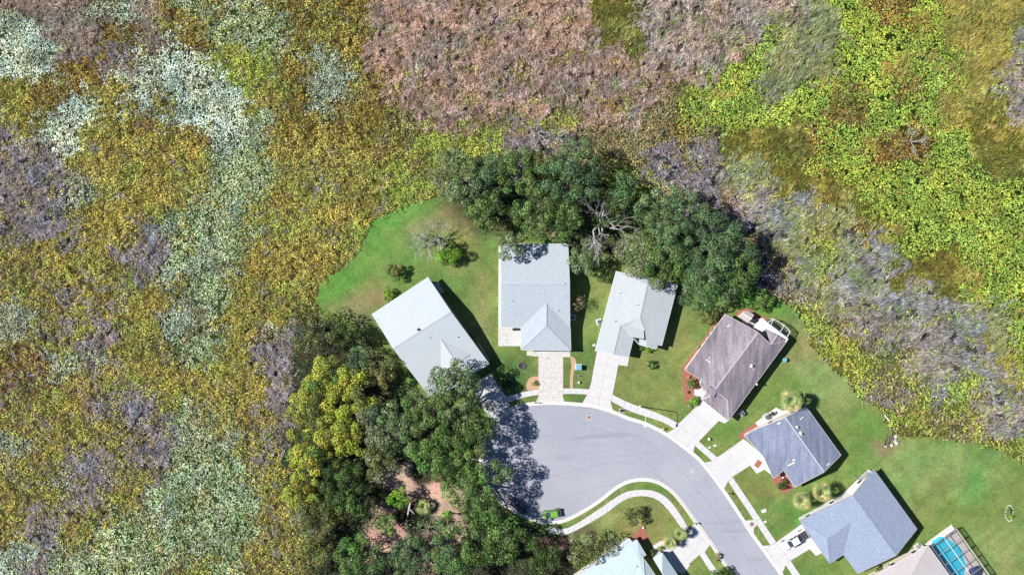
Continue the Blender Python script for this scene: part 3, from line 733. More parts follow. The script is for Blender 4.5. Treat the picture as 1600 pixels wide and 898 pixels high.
# house 4: mauve weathered shingles
v4 = dict(TL=(1133, 490.7, E), L=(1070.4, 577.7, E), L2=(1096, 592.8, E), L3=(1094, 601, 3.0), D1=(1104.5, 610.6, 3.2), D2=(1109, 618.5, 3.7), RB=(1117.5, 608, 5.3), RT=(1184.5, 519, 5.3), C1=(1123.5, 614.5, 4.9),
          C2=(1136.8, 625, 3.9), BR=(1138, 657, E), TRe=(1230.8, 531, E), F1=(1096, 623.5, E), X1=(1196, 513.5, 3.35), X2=(1214.2, 523.7, 4.3), X3=(1204.5, 538, 4.3), X4=(1196, 517, 3.3), X5=(1229, 531, 2.95))
f4 = [('TL', 'L', 'L2', 'L3', 'D1', 'RB', 'RT'), ('RT', 'RB', 'C1', 'C2', 'BR', 'TRe', 'X3'), ('F1', 'BR', 'C2', 'C1', 'D2'), ('F1', 'D2', 'D1'), ('D1', 'D2', 'C1', 'RB'), ('X1', 'X3', 'X2'), ('X2', 'X3', 'TRe')]
v4.pop('X4'); v4.pop('X5')
h4, top4 = house('house with weathered mauve-brown shingles and a pale ridge line', v4, f4, ['TL', 'L', 'L2', 'L3', 'D1', 'F1', 'BR', 'TRe', 'X3', 'RT'], M['sh_mauve'], M['stucco'], M['fascia'],
                 ridges=[('RT', 'RB'), ('C1', 'C2'), ('C2', 'BR'), ('X2', 'X3'), ('F1', 'D2')], garage=5, cap_m=M['cap_pale'], ins=.4)
def small_roof(h, pts, hz, m, name='porch_roof', th=.14):
    vs = [P(x, y, z) for (x, y, z) in pts]; n = len(vs)
    vs2 = vs + [v - Vector((0, 0, th)) for v in vs]
    fs = [tuple(range(n)), tuple(range(2 * n - 1, n - 1, -1))] + [(i, i + n, (i + 1) % n + n, (i + 1) % n) for i in range(n)]
    bm = bmesh.new(); bv = [bm.verts.new(v) for v in vs2]
    for f in fs: bm.faces.new([bv[i] for i in f])
    return bobj(name, bm, m, h)
small_roof(h4, [(1109, 603.5, 4.4), (1121, 612, 4.4), (1115, 620.5, 4.1), (1103.5, 611, 4.1)], 0, M['sh_mauve'], 'dormer_roof', .6)
for q in (((1136, 510), (1140, 508)), ((1103, 561), (1110, 566)), ((1107, 558), (1109, 559))): low_vent(h4, top4, *q[0], *q[1], .18, M['white'])
pipe_vent(h4, top4, 1173.5, 571, .2, .6, M['white']); low_vent(h4, top4, 1173, 572, 1180, 579, .2, M['cap_pale'], .05)
pipe_vent(h4, top4, 1151, 600, .05, .3)
small_roof(h4, [(1189.5, 496.4, 3.0), (1231.8, 529.5, 2.9), (1227.5, 535, 2.9), (1214, 524, 3.02), (1196, 513.3, 3.02), (1191.5, 518, 3.0), (1178, 511.4, 3.0)], 0, M['white'], 'lanai_roof')
for q in ((1190, 499), (1180, 510), (1229, 529), (1210, 513)):
    a = P(*q, 2.8); b = Vector((a.x, a.y, 0)); bar('lanai_post', b, a, .1, .1, M['white'], h4)
low_vent(h4, top4, 1181, 599, 1183, 601, .3, M['white'], .2)
# garden shed behind house 4
sh = empty('garden_shed', P(1165, 494, 0), 'small mauve-roofed shed behind the mauve house', 'shed')
a, b, c, d = [P(x, y, 2.1) for x, y in ((1153.5, 494.6), (1166.7, 484.5), (1178.5, 491.5), (1168.5, 504.5))]
rp = [a, b, c, d]; mid1 = (a + b) / 2 + Vector((0, 0, .5)); mid2 = (c + d) / 2 + Vector((0, 0, .5))
obj('roof', [a, b, c, d, mid1, mid2], [(0, 4, 5, 3), (4, 1, 2, 5)], M['sh_taupe'], sh)
ipn = inset([(q.x, q.y) for q in rp], .2)
vs = []; fs = []
for i, q in enumerate(ipn): vs += [(q.x, q.y, 0), (q.x, q.y, 2.1)]
for i in range(4): j = (i + 1) % 4; fs.append((2 * i, 2 * j, 2 * j + 1, 2 * i + 1))
obj('wall', vs, fs, M['stucco'], sh)
bar('ridge_cap', mid1 + Vector((0, 0, .02)), mid2 + Vector((0, 0, .02)), .2, .05, M['fascia'], sh)

# house 5: slate-blue shingles
v5 = dict(W=(1163.2, 680.3, E), N=(1187, 667.5, 3.0), RT=(1227, 651.5, 5.3), RB=(1287.7, 736.9, 5.3), TR=(1259.6, 635.2, E), R=(1314, 710.6, E), B=(1241.4, 760.7, E), I=(1225, 734.4, 2.95), G=(1208.3, 746.7, E), M=(1193, 712.9, E), Hh=(1237, 681.6, 4.95), N2=(1192, 671.5, 3.1), RTu=(1227.3, 651.3, 5.28))
v5.pop('RTu')
f5 = [('N', 'N2', 'Hh', 'I', 'B', 'RB', 'RT'), ('RT', 'RB', 'R', 'TR'), ('N2', 'N', 'W'), ('N2', 'W', 'M', 'Hh'), ('M', 'G', 'I', 'Hh')]
h5, top5 = house('house with slate-blue streaked shingles beside a tall palm', v5, f5, ['W', 'M', 'G', 'I', 'B', 'RB', 'R', 'TR', 'RT', 'N'], M['sh_slate'], M['stucco'], M['fascia'],
                 ridges=[('RT', 'RB')], garage=0, cap_m=M['metalroof'], ins=.4)
for q in (((1214, 662), (1219, 659.5)), ((1250, 655), (1256, 651)), ((1231, 727), (1241, 721)), ((1238, 719), (1242, 717)), ((1292, 727), (1297, 723))): low_vent(h5, top5, *q[0], *q[1], .2, M['white'])
pipe_vent(h5, top5, 1245, 667, .16, .5, M['white']); pipe_vent(h5, top5, 1250.5, 677, .22, .5, M['white']); pipe_vent(h5, top5, 1242, 727, .07, .35); pipe_vent(h5, top5, 1247, 704, .05, .3)

# house 6: speckled blue shingles
v6 = dict(T=(1365.4, 732.6, E), R1=(1332.8, 773.3, 5.6), R2=(1400.5, 867.2, 5.6), Q=(1433, 825.9, E), B=(1340.4, 895.6, E), V2=(1317.8, 866, E + .05), K2=(1296.5, 879.8, E), K1=(1250, 813.3, E), V1=(1276, 800, 3.0), I=(1330, 815.9, 4.5), J=(1293, 840.5, 4.3))
f6 = [('R1', 'V1', 'I', 'V2', 'B', 'R2'), ('R1', 'R2', 'Q', 'T'), ('V1', 'K1', 'J', 'I'), ('K1', 'K2', 'J'), ('J', 'K2', 'V2', 'I')]
h6, top6 = house('large house with speckled blue shingles behind the white pickup', v6, f6, ['T', 'R1', 'V1', 'K1', 'K2', 'V2', 'B', 'R2', 'Q'], M['sh_blue'], M['stucco_grey'], M['fascia_dark'],
                 ridges=[('R1', 'R2'), ('I', 'J'), ('K1', 'J'), ('K2', 'J')], garage=3, ins=.4)
low_vent(h6, top6, 1300, 798, 1330, 783, .1, M['sh_blue'], .05)
# screened porch strip on house 6
sc = [P(x, y, 2.3) for x, y in ((1339, 746), (1354, 737), (1358, 740), (1344, 750))]
obj('screen_panel', sc, [(0, 1, 2, 3)], M['screen'], h6)
for i in range(4): bar('screen_frame', sc[i], sc[(i + 1) % 4], .08, .08, M['bronze'], h6); q = Vector((sc[i].x, sc[i].y, 0)); bar('screen_post', q, sc[i], .08, .08, M['bronze'], h6)

# house 7: taupe shingles with pool
v7 = dict(C=(1450, 851.7, E), E1=(1532, 965, E), E2=(1345, 912, E), K=(1398, 944, 5.0), K2=(1450, 1010, 5.0), D=(1400, 990, E))
f7 = [('C', 'E2', 'K'), ('C', 'K', 'K2', 'E1'), ('E2', 'D', 'K'), ('D', 'K2', 'K')]
v7 = {k: v7[k] for k in v7}
h7, top7 = house('taupe-roofed house at the bottom right corner attached to the pool cage', v7, f7, ['C', 'E2', 'D', 'K2', 'E1'], M['sh_taupe'], M['stucco'], M['fascia'], ridges=[('C', 'K')], ins=.4)

# house 8: pale aqua shingles, bottom centre
v8 = dict(A=(983.7, 840.6, E), L=(868, 921, E), K=(960, 985, 5.4), Hp=(1007, 903, 4.7), a2=(988, 847, E), a3=(995, 842.6, E), a4=(1009.5, 866.5, E), a5=(998, 860.5, 3.2), a6=(1004, 869, 3.3), R=(1046, 930, E), R2=(1000, 1000, E))
f8 = [('A', 'L', 'K', 'Hp', 'a6', 'a5', 'a2'), ('a6', 'Hp', 'R'), ('Hp', 'K', 'R2', 'R'), ('a2', 'a5', 'a6', 'a4', 'a3')]
h8, top8 = house('house with pale aqua shingles at the bottom centre', v8, f8, ['A', 'L', 'R2', 'R', 'a6', 'a4', 'a3', 'a2'], M['sh_aqua'], M['stucco'], M['fascia'], ridges=[('a6', 'Hp')], ins=.35)
# garage wing of house 8
gw = {'T': (1035, 862.6, E), 'Lc': (1020, 871.5, E), 'L2': (1040, 905, E), 'J': (1034.5, 893, 4.0), 'R': (1059, 897, E), 'J2': (1052, 918, 4.0), 'R2': (1072, 918, E), 'L3': (1050, 930, E)}
G = {k: P(*q) for k, q in gw.items()}
bm = bmesh.new(); bv = {k: bm.verts.new(G[k]) for k in G}
for f in (('T', 'Lc', 'J'), ('Lc', 'L2', 'L3', 'J2', 'J'), ('T', 'J', 'R'), ('J', 'J2', 'R2', 'R')): bm.faces.new([bv[k] for k in f])
r = bmesh.ops.extrude_face_region(bm, geom=list(bm.faces))
for g in r['geom']:
    if isinstance(g, bmesh.types.BMVert): g.co.z -= .15
bobj('garage_roof', bm, M['sh_aqua'], h8)
ipn = inset([(G[k].x, G[k].y) for k in ('T', 'Lc', 'L2', 'L3', 'R2', 'R')], .3)
vs = []; fs = []
for q in ipn: vs += [(q.x, q.y, -.1), (q.x, q.y, 2.7)]
for i in range(len(ipn)): j = (i + 1) % len(ipn); fs.append((2 * i, 2 * j, 2 * j + 1, 2 * i + 1))
obj('garage_wall', vs, fs, M['stucco'], h8)
pipe_vent(h8, top8, 968.5, 858, .1, .35, M['dark']); pipe_vent(h8, top8, 995, 884, .1, .3); low_vent(h8, top8, 987, 903, 996, 880, .06, M['grey'], .04)

# small patio roof / condenser fence by house 1
t = empty('side_canopy', P(688, 449, 0), 'small blue-grey lean-to at the back corner of the white metal-roofed house', 'canopy')
q = [P(x, y, 1.6) for x, y in ((678, 443), (684.5, 440.5), (694, 455), (689, 458.5))]
qq = q + [v - Vector((0, 0, .1)) for v in q]
obj('roof_sheet', qq, [(0, 1, 2, 3), (7, 6, 5, 4)] + [(i, (i + 1) % 4, (i + 1) % 4 + 4, i + 4) for i in range(4)], M['grey'], t)
for v in q: bar('post', (v.x, v.y, 0), (v.x, v.y, 1.52), .07, .07, M['grey'], t)
t = empty('pale_fence', P(756, 548, 0), 'thin pale rail fence along the right wall of the white metal-roofed house', 'fence')
a, b = P(748, 536, 0), P(764, 561.5, 0)
for k in range(5): q = a.lerp(b, k / 4); bar('post', q, q + Vector((0, 0, 1.1)), .09, .09, M['white'], t)
for z in (.45, 1.05): bar('rail', a + Vector((0, 0, z)), b + Vector((0, 0, z)), .1, .07, M['white'], t)

# ------------------------------------------------------------------ pool, cage
deck_px = [(1486, 818), (1553, 915), (1600, 985), (1545, 985), (1470, 880), (1448, 846)]
pool_px = smooth_line([(1456, 849), (1461, 841), (1469, 837), (1480, 840), (1494, 850), (1503, 858.5), (1505, 869.7), (1510, 883), (1507, 897), (1515, 915), (1508, 935), (1494, 925), (1474, 893)], 3, True)
o_ = [P(x, y, 0) for x, y in deck_px]; i_ = [P(x, y, 0) for x, y in pool_px]
vs = [Vector((v.x, v.y, .16)) for v in o_ + i_]
fs = [tuple(t_) for t_ in tessellate_polygon([o_, i_])]
bm = bmesh.new(); bv = [bm.verts.new(v) for v in vs]
for f in fs:
    try: bm.faces.new([bv[i] for i in f])
    except ValueError: pass
for f in bm.faces:
    f.normal_update()
    if f.normal.z < 0: f.normal_flip()
me = bpy.data.meshes.new('pool_deck'); bm.to_mesh(me); bm.free()
pool = empty('swimming_pool', P(1485, 870, 0), 'turquoise swimming pool inside the screened cage', 'pool')
dk = link('pool_deck', me, M['deck']); tag(dk, 'pale pinkish deck round the turquoise pool', kind='structure')
obj('water', [Vector((v.x, v.y, .08)) for v in i_], [tuple(range(len(i_)))[::-1]], M['pool_water'], pool)
n = len(i_)
vs = [Vector((v.x, v.y, .17)) for v in i_]; cen = sum(i_, Vector()) / n
vs += [Vector((v.x, v.y, .05)) for v in i_]; vs += [Vector(((v - cen) * 1.035 + cen)[:2] + (.18,)) for v in i_]
obj('coping', vs, [(i, (i + 1) % n, (i + 1) % n + n, i + n) for i in range(n)] + [(i, (i + 1) % n, (i + 1) % n + 2 * n, i + 2 * n) for i in range(n)], M['fascia'], pool)
vs = [];
lad = bar('pool_step', P(1463, 846, 0) + Vector((0, 0, .1)), P(1472, 841, 0) + Vector((0, 0, .1)), .3, .05, M['pool_wall'], pool)
cage = empty('pool_cage', P(1500, 860, 0), 'bronze screened cage over the pool at the bottom right', 'pool cage')
u = (.58, .815); v_ = (.815, -.58)
def cg(a, b, z): return P(1455.6 + u[0] * a + v_[0] * b, 852.9 + u[1] * a + v_[1] * b, z)
ZC = 3.0
for k in range(7):
    a = 18 * k
    bar('roof_beam', cg(a, 0, ZC), cg(a, 47, ZC), .1, .12, M['bronze'], cage)
    bar('wall_post', cg(a, 47, 0), cg(a, 47, ZC), .1, .1, M['bronze'], cage)
for b in (0.01, 23.5, 47): bar('long_beam', cg(0, b, ZC + .01), cg(125, b, ZC + .01), .1, .12, M['fascia'] if b > 1 else M['bronze'], cage)
bar('mid_rail', cg(0, 47, 1.1), cg(125, 47, 1.1), .07, .09, M['bronze'], cage)
for b in (0.01, 15.6, 31.2): bar('end_post', cg(0, b, 0), cg(0, b, ZC), .1, .1, M['bronze'], cage)
bar('end_rail', cg(0, 0, 1.1), cg(0, 47, 1.1), .07, .09, M['bronze'], cage)
for k in range(6):
    for b in (0, 1):
        q = [cg(18 * k + .6, 23.5 * b + .6, ZC + .03), cg(18 * k + 17.4, 23.5 * b + .6, ZC + .03), cg(18 * k + 17.4, 23.5 * b + 22.9, ZC + .03), cg(18 * k + .6, 23.5 * b + 22.9, ZC + .03)]
        obj('screen_panel', q, [(0, 1, 2, 3)], M['screen'], cage)
    q = [cg(18 * k, 47, .05), cg(18 * k + 18, 47, .05), cg(18 * k + 18, 47, ZC), cg(18 * k, 47, ZC)]
    obj('screen_panel', q, [(0, 1, 2, 3)], M['screen'], cage)
for b in (0, 23.5):
    obj('screen_panel', [cg(0, b, .05), cg(0, b + 23.5, .05), cg(0, b + 23.5, ZC), cg(0, b, ZC)], [(0, 1, 2, 3)], M['screen'], cage)
# small cage of house 4
c4 = empty('screen_enclosure', P(1217, 512, 0), 'small white-framed screen enclosure behind the white lanai roof', 'screen enclosure')
ring = [P(x, y, 2.6) for x, y in ((1199.5, 503.5), (1208.9, 498.2), (1225, 507.9), (1234.9, 517.5), (1229.5, 527))]
ring_in = [P(x, y, 2.85) for x, y in ((1203, 506.5), (1219, 518.5))]
for i in range(4): bar('frame', ring[i], ring[i + 1], .12, .12, M['white'], c4)
bar('frame', ring[0], ring[4], .1, .1, M['white'], c4)
bar('frame', ring[1], P(1204.5, 507, 2.6), .1, .1, M['white'], c4); bar('frame', ring[2], P(1219, 518.5, 2.6), .1, .1, M['white'], c4)
for i in range(5): q = ring[i]; bar('post', (q.x, q.y, 0), q, .1, .1, M['white'], c4)
for i in range(4):
    a, b = ring[i], ring[i + 1]; obj('screen_panel', [(a.x, a.y, .05), (b.x, b.y, .05), b, a], [(0, 1, 2, 3)], M['screen'], c4)
sc_ = [q + Vector((0, 0, .03)) for q in ring]; obj('screen_panel', sc_, [(0, 1, 2, 3, 4)], M['screen'], c4)

# ------------------------------------------------------------------ vehicles
def copy_thing(root, loc, rz=None, label=None):
    r = root.copy(); COL.objects.link(r); r.location = loc
    if rz is not None: r.rotation_euler = (0, 0, rz)
    if label: r['label'] = label
    def rec(src, dst):
        for ch in [o for o in bpy.data.objects if o.parent == src]:
            c_ = ch.copy(); COL.objects.link(c_); c_.parent = dst; rec(ch, c_)
    rec(root, r)
    return r

def loft(secs, n=16):
    """secs: list of (x, halfwidth, zlow, zhigh, tuck) -> rounded body sections"""
    vs = []; fs = []
    for (x, hw, z0, z1, rr) in secs:
        for k in range(n):
            a = 2 * math.pi * (k + .5) / n; c_, s_ = math.cos(a), math.sin(a)
            e = .32
            y = hw * math.copysign(abs(c_) ** e, c_); z = (z0 + z1) / 2 + (z1 - z0) / 2 * math.copysign(abs(s_) ** e, s_)
            if z > (z0 + z1) / 2: y *= rr
            vs.append((x, y, z))
    for i in range(len(secs) - 1):
        for k in range(n):
            a = i * n + k; b = i * n + (k + 1) % n
            fs.append((a, a + n, b + n, b))
    fs.append(tuple(range(n))); fs.append(tuple((len(secs) - 1) * n + k for k in range(n))[::-1])
    return vs, fs

def car(name, loc, rz, L_, Wd, paint, label, cat, kind='hatch'):
    root = empty(name, loc, label, cat, None, rz); h = L_ / 2; w2 = Wd / 2
    body = [(-h, w2 * .80, .45, .72, .95), (-h + .12, w2 * .92, .32, .90, .95), (-h + .7, w2, .26, .98, .94), (-.4, w2, .24, 1.0, .94), (h * .3, w2, .24, .98, .94), (h - .8, w2 * .98, .26, .90, .92), (h - .2, w2 * .88, .32, .78, .9), (h, w2 * .72, .42, .62, .9)]
    if kind == 'pickup':
        body = [(-h, w2 * .94, .50, 1.05, .97), (-h + .1, w2, .42, 1.18, .97), (-h + 2.0, w2, .36, 1.18, .97), (h * .2, w2, .34, 1.18, .96), (h - 1.2, w2, .36, 1.16, .93), (h - .25, w2 * .93, .42, 1.08, .9), (h, w2 * .84, .5, .85, .9)]
    vs, fs = loft(body); b = obj('body', vs, fs, paint, root, True, True)
    if kind == 'pickup':
        x0, x1, x2, x3 = -h + 2.1, -h + 2.4, h - 2.35, h - 1.5; z0, z1 = 1.14, 1.86
    elif kind == 'sedan':
        x0, x1, x2, x3 = -h + .75, -h + 1.35, h - 1.95, h - 1.15; z0, z1 = .93, 1.42
    else:
        x0, x1, x2, x3 = -h + .25, -h + .75, h - 1.9, h - 1.0; z0, z1 = .93, 1.48
    wt, wb = w2 * .74, w2 * .90
    # roof shell, pillars in paint; each window a pane of its own
    rv = [(x1, -wt, z1), (x2, -wt, z1), (x2, wt, z1), (x1, wt, z1), (x1 + .15, 0, z1 + .06), (x2 - .15, 0, z1 + .05)]
    vs = [(x1, -wt, z1), (x2, -wt, z1), (x2, wt, z1), (x1, wt, z1), (x1 + .1, -wt * .8, z1 + .05), (x2 - .12, -wt * .8, z1 + .05), (x2 - .12, wt * .8, z1 + .05), (x1 + .1, wt * .8, z1 + .05),
          (x1, -wt, z1 - .05), (x2, -wt, z1 - .05), (x2, wt, z1 - .05), (x1, wt, z1 - .05)]
    fs = [(4, 5, 6, 7), (0, 1, 5, 4), (1, 2, 6, 5), (2, 3, 7, 6), (3, 0, 4, 7), (8, 9, 1, 0), (9, 10, 2, 1), (10, 11, 3, 2), (11, 8, 0, 3)]
    obj('roof', vs, fs, paint, root, True)
    zc = z1 - .04
    obj('windshield', [(x3, -wb * .93, z0), (x3, wb * .93, z0), (x2, wt * .96, zc), (x2, -wt * .96, zc), (x3 + .12, 0, z0), ], [(0, 4, 1, 2, 3)], M['glass'], root, True)
    obj('rear_window', [(x0, -wb * .9, z0), (x0, wb * .9, z0), (x1, wt * .96, zc), (x1, -wt * .96, zc)], [(0, 3, 2, 1)], M['glass'], root, True)
    for s_ in (-1, 1):
        xm = (x1 + x2) / 2
        obj('side_window', [(x0 + .1, s_ * wb, z0), (xm - .04, s_ * wb, z0), (xm - .04, s_ * wt, zc), (x1 + .05, s_ * wt, zc)], [(0, 1, 2, 3)], M['glass'], root, True)
        obj('side_window', [(xm + .04, s_ * wb, z0), (x3 - .1, s_ * wb, z0), (x2 - .05, s_ * wt, zc), (xm + .04, s_ * wt, zc)], [(0, 1, 2, 3)], M['glass'], root, True)
        for a, c_ in (((x3, s_ * wb, z0), (x2, s_ * wt, zc)), ((x0, s_ * wb, z0), (x1, s_ * wt, zc)), ((xm, s_ * wb, z0), (xm, s_ * wt, zc))):
            bar('pillar', a, c_, .09, .07, paint, root, True)
        box('headlight', h - .32, s_ * w2 * .62 - .17, .60, h - .05, s_ * w2 * .62 + .17, .76, M['lamp_lens'], root, .03)
        box('tail_light', -h + .01, s_ * w2 * .72 - .14, .70, -h + .12, s_ * w2 * .72 + .14, .92, M['tail_lens'], root, .02)
        box('mirror', x3 - .35, s_ * (w2 + .09) - .1, z0 - .02, x3 - .2, s_ * (w2 + .09) + .1, z0 + .14, paint, root, .03)
        for xx in (h - .85 - (.1 if kind == 'pickup' else 0), -h + .8 + (.25 if kind == 'pickup' else 0)):
            r_ = .40 if kind == 'pickup' else .33
            vs, fs = tube_data([(xx, s_ * (w2 - .2), r_), (xx, s_ * (w2 + .015), r_)], [r_, r_], 18)
            tw = obj('wheel', vs, fs, M['rubber'], root, True)
            vs, fs = tube_data([(xx, s_ * (w2 - .1), r_), (xx, s_ * (w2 + .03), r_)], [r_ * .6, r_ * .6], 12)
            obj('rim', vs, fs, M['rim'], tw, True)
    if kind == 'pickup':
        cover = box('bed_cover', -h + .16, -w2 * .84, 1.17, -h + 1.98, w2 * .84, 1.23, M['dark'], root, .02)
        for k in range(2): box('cover_seam', -h + .7 + k * .62, -w2 * .82, 1.231, -h + .74 + k * .62, w2 * .82, 1.24, M['grey'], cover)
    else:
        box('number_plate', -h - .01, -.22, .55, -h + .02, .22, .67, M['white'], root)
    return root
car('car', P(861.5, 801, 0), math.radians(190), 4.2, 1.75, M['green_paint'], 'small lime green hatchback parked at the edge of the tree shade', 'car')
car('car', P(810, 789, 0), math.radians(-38), 4.6, 1.8, M['navy_car'], 'dark blue sedan parked deep in the tree shade', 'car', 'sedan')
car('pickup_truck', P(1239.5, 841.5, 0), math.atan2(-(19), -31), 6.3, 2.0, M['white_car'], 'white pickup with a dark bed cover on the driveway', 'pickup', 'pickup')

# ------------------------------------------------------------------ street furniture and small things
def street_lamp(base, arm_dir, label, hh=8.0, arm=2.6):
    t = empty('street_lamp', base, label, 'street lamp', 'street lamps of the cul-de-sac')
    vs, fs = tube_data([(0, 0, 0), (0, 0, hh * .5), (0, 0, hh)], [.12, .095, .07], 10); obj('pole', vs, fs, M['galv'], t, True, True)
    lathe('base_plate', [(.24, 0), (.24, .08), (.14, .14)], M['galv'], t)
    d = Vector((arm_dir[0], arm_dir[1], 0)).normalized()
    vs, fs = tube_data([Vector((0, 0, hh - .15)), d * arm * .5 + Vector((0, 0, hh + .15)), d * arm + Vector((0, 0, hh + .2))], [.06, .05, .045], 8); obj('arm', vs, fs, M['galv'], t, True, True)
    a = d * arm; s_ = Vector((-d.y, d.x, 0)); p = [a - d * .1 - s_ * .13, a + d * .6 - s_ * .17, a + d * .6 + s_ * .17, a - d * .1 + s_ * .13]
    vs = [q + Vector((0, 0, hh + .12)) for q in p] + [q + Vector((0, 0, hh + .28)) for q in p]
    hd = obj('lamp_head', vs, [(0, 3, 2, 1), (4, 5, 6, 7)] + [(i, (i + 1) % 4, (i + 1) % 4 + 4, i + 4) for i in range(4)], M['galv'], t, True)
    return t
street_lamp(P(1000.5, 634.5, 0) , (-.12, -1), 'tall galvanised street lamp beside the curved sidewalk')
street_lamp(P(734, 704, 0), (1, -.12), 'street lamp poking out of the oak over the left side of the bulb', 8.0, 2.4)

def mailbox(base, rz, label, m):
    t = empty('mailbox', base, label, 'mailbox', 'mailboxes along the kerb', rz)
    box('post', -.05, -.05, 0, .05, .05, 1.0, M['wood'], t)
    bm = bmesh.new(); n = 8
    for x in (-.26, .26):
        pr = [(-.1, 1.0), (.1, 1.0)] + [(.1 * math.cos(a), 1.14 + .1 * math.sin(a)) for a in np.linspace(0, math.pi, n)]
        for y, z in pr: bm.verts.new((x, y, z))
    bm.verts.ensure_lookup_table(); k = n + 2
    for i in range(k): bm.faces.new([bm.verts[i], bm.verts[(i + 1) % k], bm.verts[(i + 1) % k + k], bm.verts[i + k]])
    bm.faces.new([bm.verts[i] for i in range(k)]); bm.faces.new([bm.verts[k + i] for i in range(k)])
    bx_ = bobj('box', bm, m, t, True); box('flag', -.02, .11, 1.15, .16, .125, 1.25, M['tail_lens'], t)
mailbox(P(1034, 668.5, 0), .6, 'white mailbox on the verge past the street lamp', M['white'])
mailbox(P(1137.5, 769.5, 0), -.9, 'rusty brown mailbox on the verge before the slate-roofed house', M['rust'])
mailbox(P(1086, 816, 0), -.9, 'dark mailbox at the inner kerb beside the bottom driveway', M['dark'])
mailbox(P(837, 628, 0), 0, 'dark mailbox at the kerb left of the paver driveway', M['dark'])
mailbox(P(1118, 874, 0), -.9, 'brown mailbox near the bottom kerb by the dark shrub', M['rust'])

t = empty('transformer', P(904, 573, 0), 'teal utility cabinet on the lawn left of the white driveway', 'utility box')
box('cabinet', -.55, -.5, .1, .55, .5, 1.15, M['teal'], t, .05); box('pad', -.75, -.65, 0, .75, .65, .1, M['concrete'], t); box('lid', -.6, -.55, 1.16, .6, .55, 1.24, M['teal'], t, .04)
t = empty('grate_box', P(972, 641, 0), 'dark cable box set in the verge below the curved sidewalk', 'utility box')
box('lid', -.5, -.35, .08, .5, .35, .2, M['dark'], t, .03); box('collar', -.6, -.45, .0, .6, .45, .1, M['kerb'], t)
def condenser(px, py, rz, label, pad=True):
    t = empty('air_conditioner', P(px, py, 0), label, 'air conditioner', 'air conditioner condensers', rz)
    if pad: box('pad', -.65, -.65, .0, .65, .65, .14, M['concrete'], t)
    box('cabinet', -.45, -.45, .15, .45, .45, .95, M['grey'], t, .05)
    lathe('fan_guard', [(.36, .951), (.36, .98), (.30, .985)], M['dark'], t, n=16); lathe('fan_hub', [(.1, .986), (.1, 1.02)], M['grey'], t, n=8)
condenser(1197, 650.5, .58, 'grey condenser on the bright side patio of the slate-roofed house')
condenser(936, 502.5, .2, 'pale condenser at the left wall of the off-white house')
condenser(895, 496, 0, 'shaded condenser in the gap right of the pale shingled house')
condenser(1433, 853.5, .6, 'condenser on the equipment pad beside the pool cage')
condenser(1158.5, 644.5, .7, 'shaded condenser at the right wall of the mauve-roofed house')
t = empty('grill_cart', P(1203.5, 645.5, 0), 'dark grill cart on the side patio next to the condenser', 'grill', None, .58)
for x in (-.35, .35):
    for y in (-.2, .2): box('leg', x - .03, y - .03, .07, x + .03, y + .03, .8, M['dark'], t)
vs, fs = tube_data([(-.45, 0, .95), (.45, 0, .95)], [.28, .28], 12); obj('lid', vs, fs, M['dark'], t, True, True); box('shelf', .47, -.22, .85, .85, .22, .9, M['grey'], t)
t = empty('pool_pump', P(1408, 871, 0), 'round pale pool filter on the side pad', 'pool filter')
lathe('tank', [(.35, .05), (.42, .2), (.42, .8), (.2, 1.0)], M['white'], t); lathe('cap', [(.18, 1.0), (.18, 1.1)], M['dark'], t); lathe('base', [(.5, .06), (.5, .1)], M['dark'], t)
t = empty('patio_table', P(1519, 892, .16), 'round pale table on the pool deck beside a blue parasol', 'table')
lathe('top', [(.7, .72), (.7, .76)], M['white'], t); lathe('pedestal', [(.3, 0), (.06, .05), (.05, .72)], M['white'], t)
t = empty('parasol', P(1513.5, 889, .16), 'closed-looking dark blue parasol on the pool deck', 'parasol')
lathe('canopy', [(1.25, 2.0), (.9, 2.2), (.4, 2.4), (.03, 2.5)], plain('navy_canvas', (.03, .05, .14), .9), t, n=8); lathe('pole', [(.03, 0), (.03, 2.0)], M['galv'], t, n=8)
for i, (x, y) in enumerate(((1421, 869), (1398, 889.5))):
    t = empty('lounge_chair', P(x, y, 0), ('white lounge chair on the side pad nearest the pool filter', 'white lounge chair on the side pad nearest the bottom edge')[i], 'chair', 'white chairs on the side pad', -.6)
    box('seat', -.7, -.28, .3, .4, .28, .36, M['white'], t); v, f = boxv(.4, -.28, .33, .9, .28, .39); v = [(a, b, c_ + (a - .4) * .8) for a, b, c_ in v]; obj('backrest', v, f, M['white'], t, True)
    for a in (-.6, .3):
        for b in (-.22, .22): box('leg', a - .03, b - .03, 0, a + .03, b + .03, .3, M['white'], t)
t = empty('bench', P(806.8, 514.5, 0), 'dark narrow bench against the wall on the paver patio', 'bench')
box('seat', -.85, -.22, .42, .85, .22, .48, M['dark'], t)
for a in (-.75, .75): box('leg', a - .05, -.2, .06, a + .05, .2, .42, M['dark'], t)
t = empty('door_mat', P(1184.5, 724, 0), 'red rectangular mat on the concrete before the slate-roofed house', 'mat', None, -.6)
box('mat', -.55, -.75, .075, .55, .75, .095, M['mulch'], t); box('border', -.6, -.8, .07, .6, .8, .085, M['brick_edge'], t)
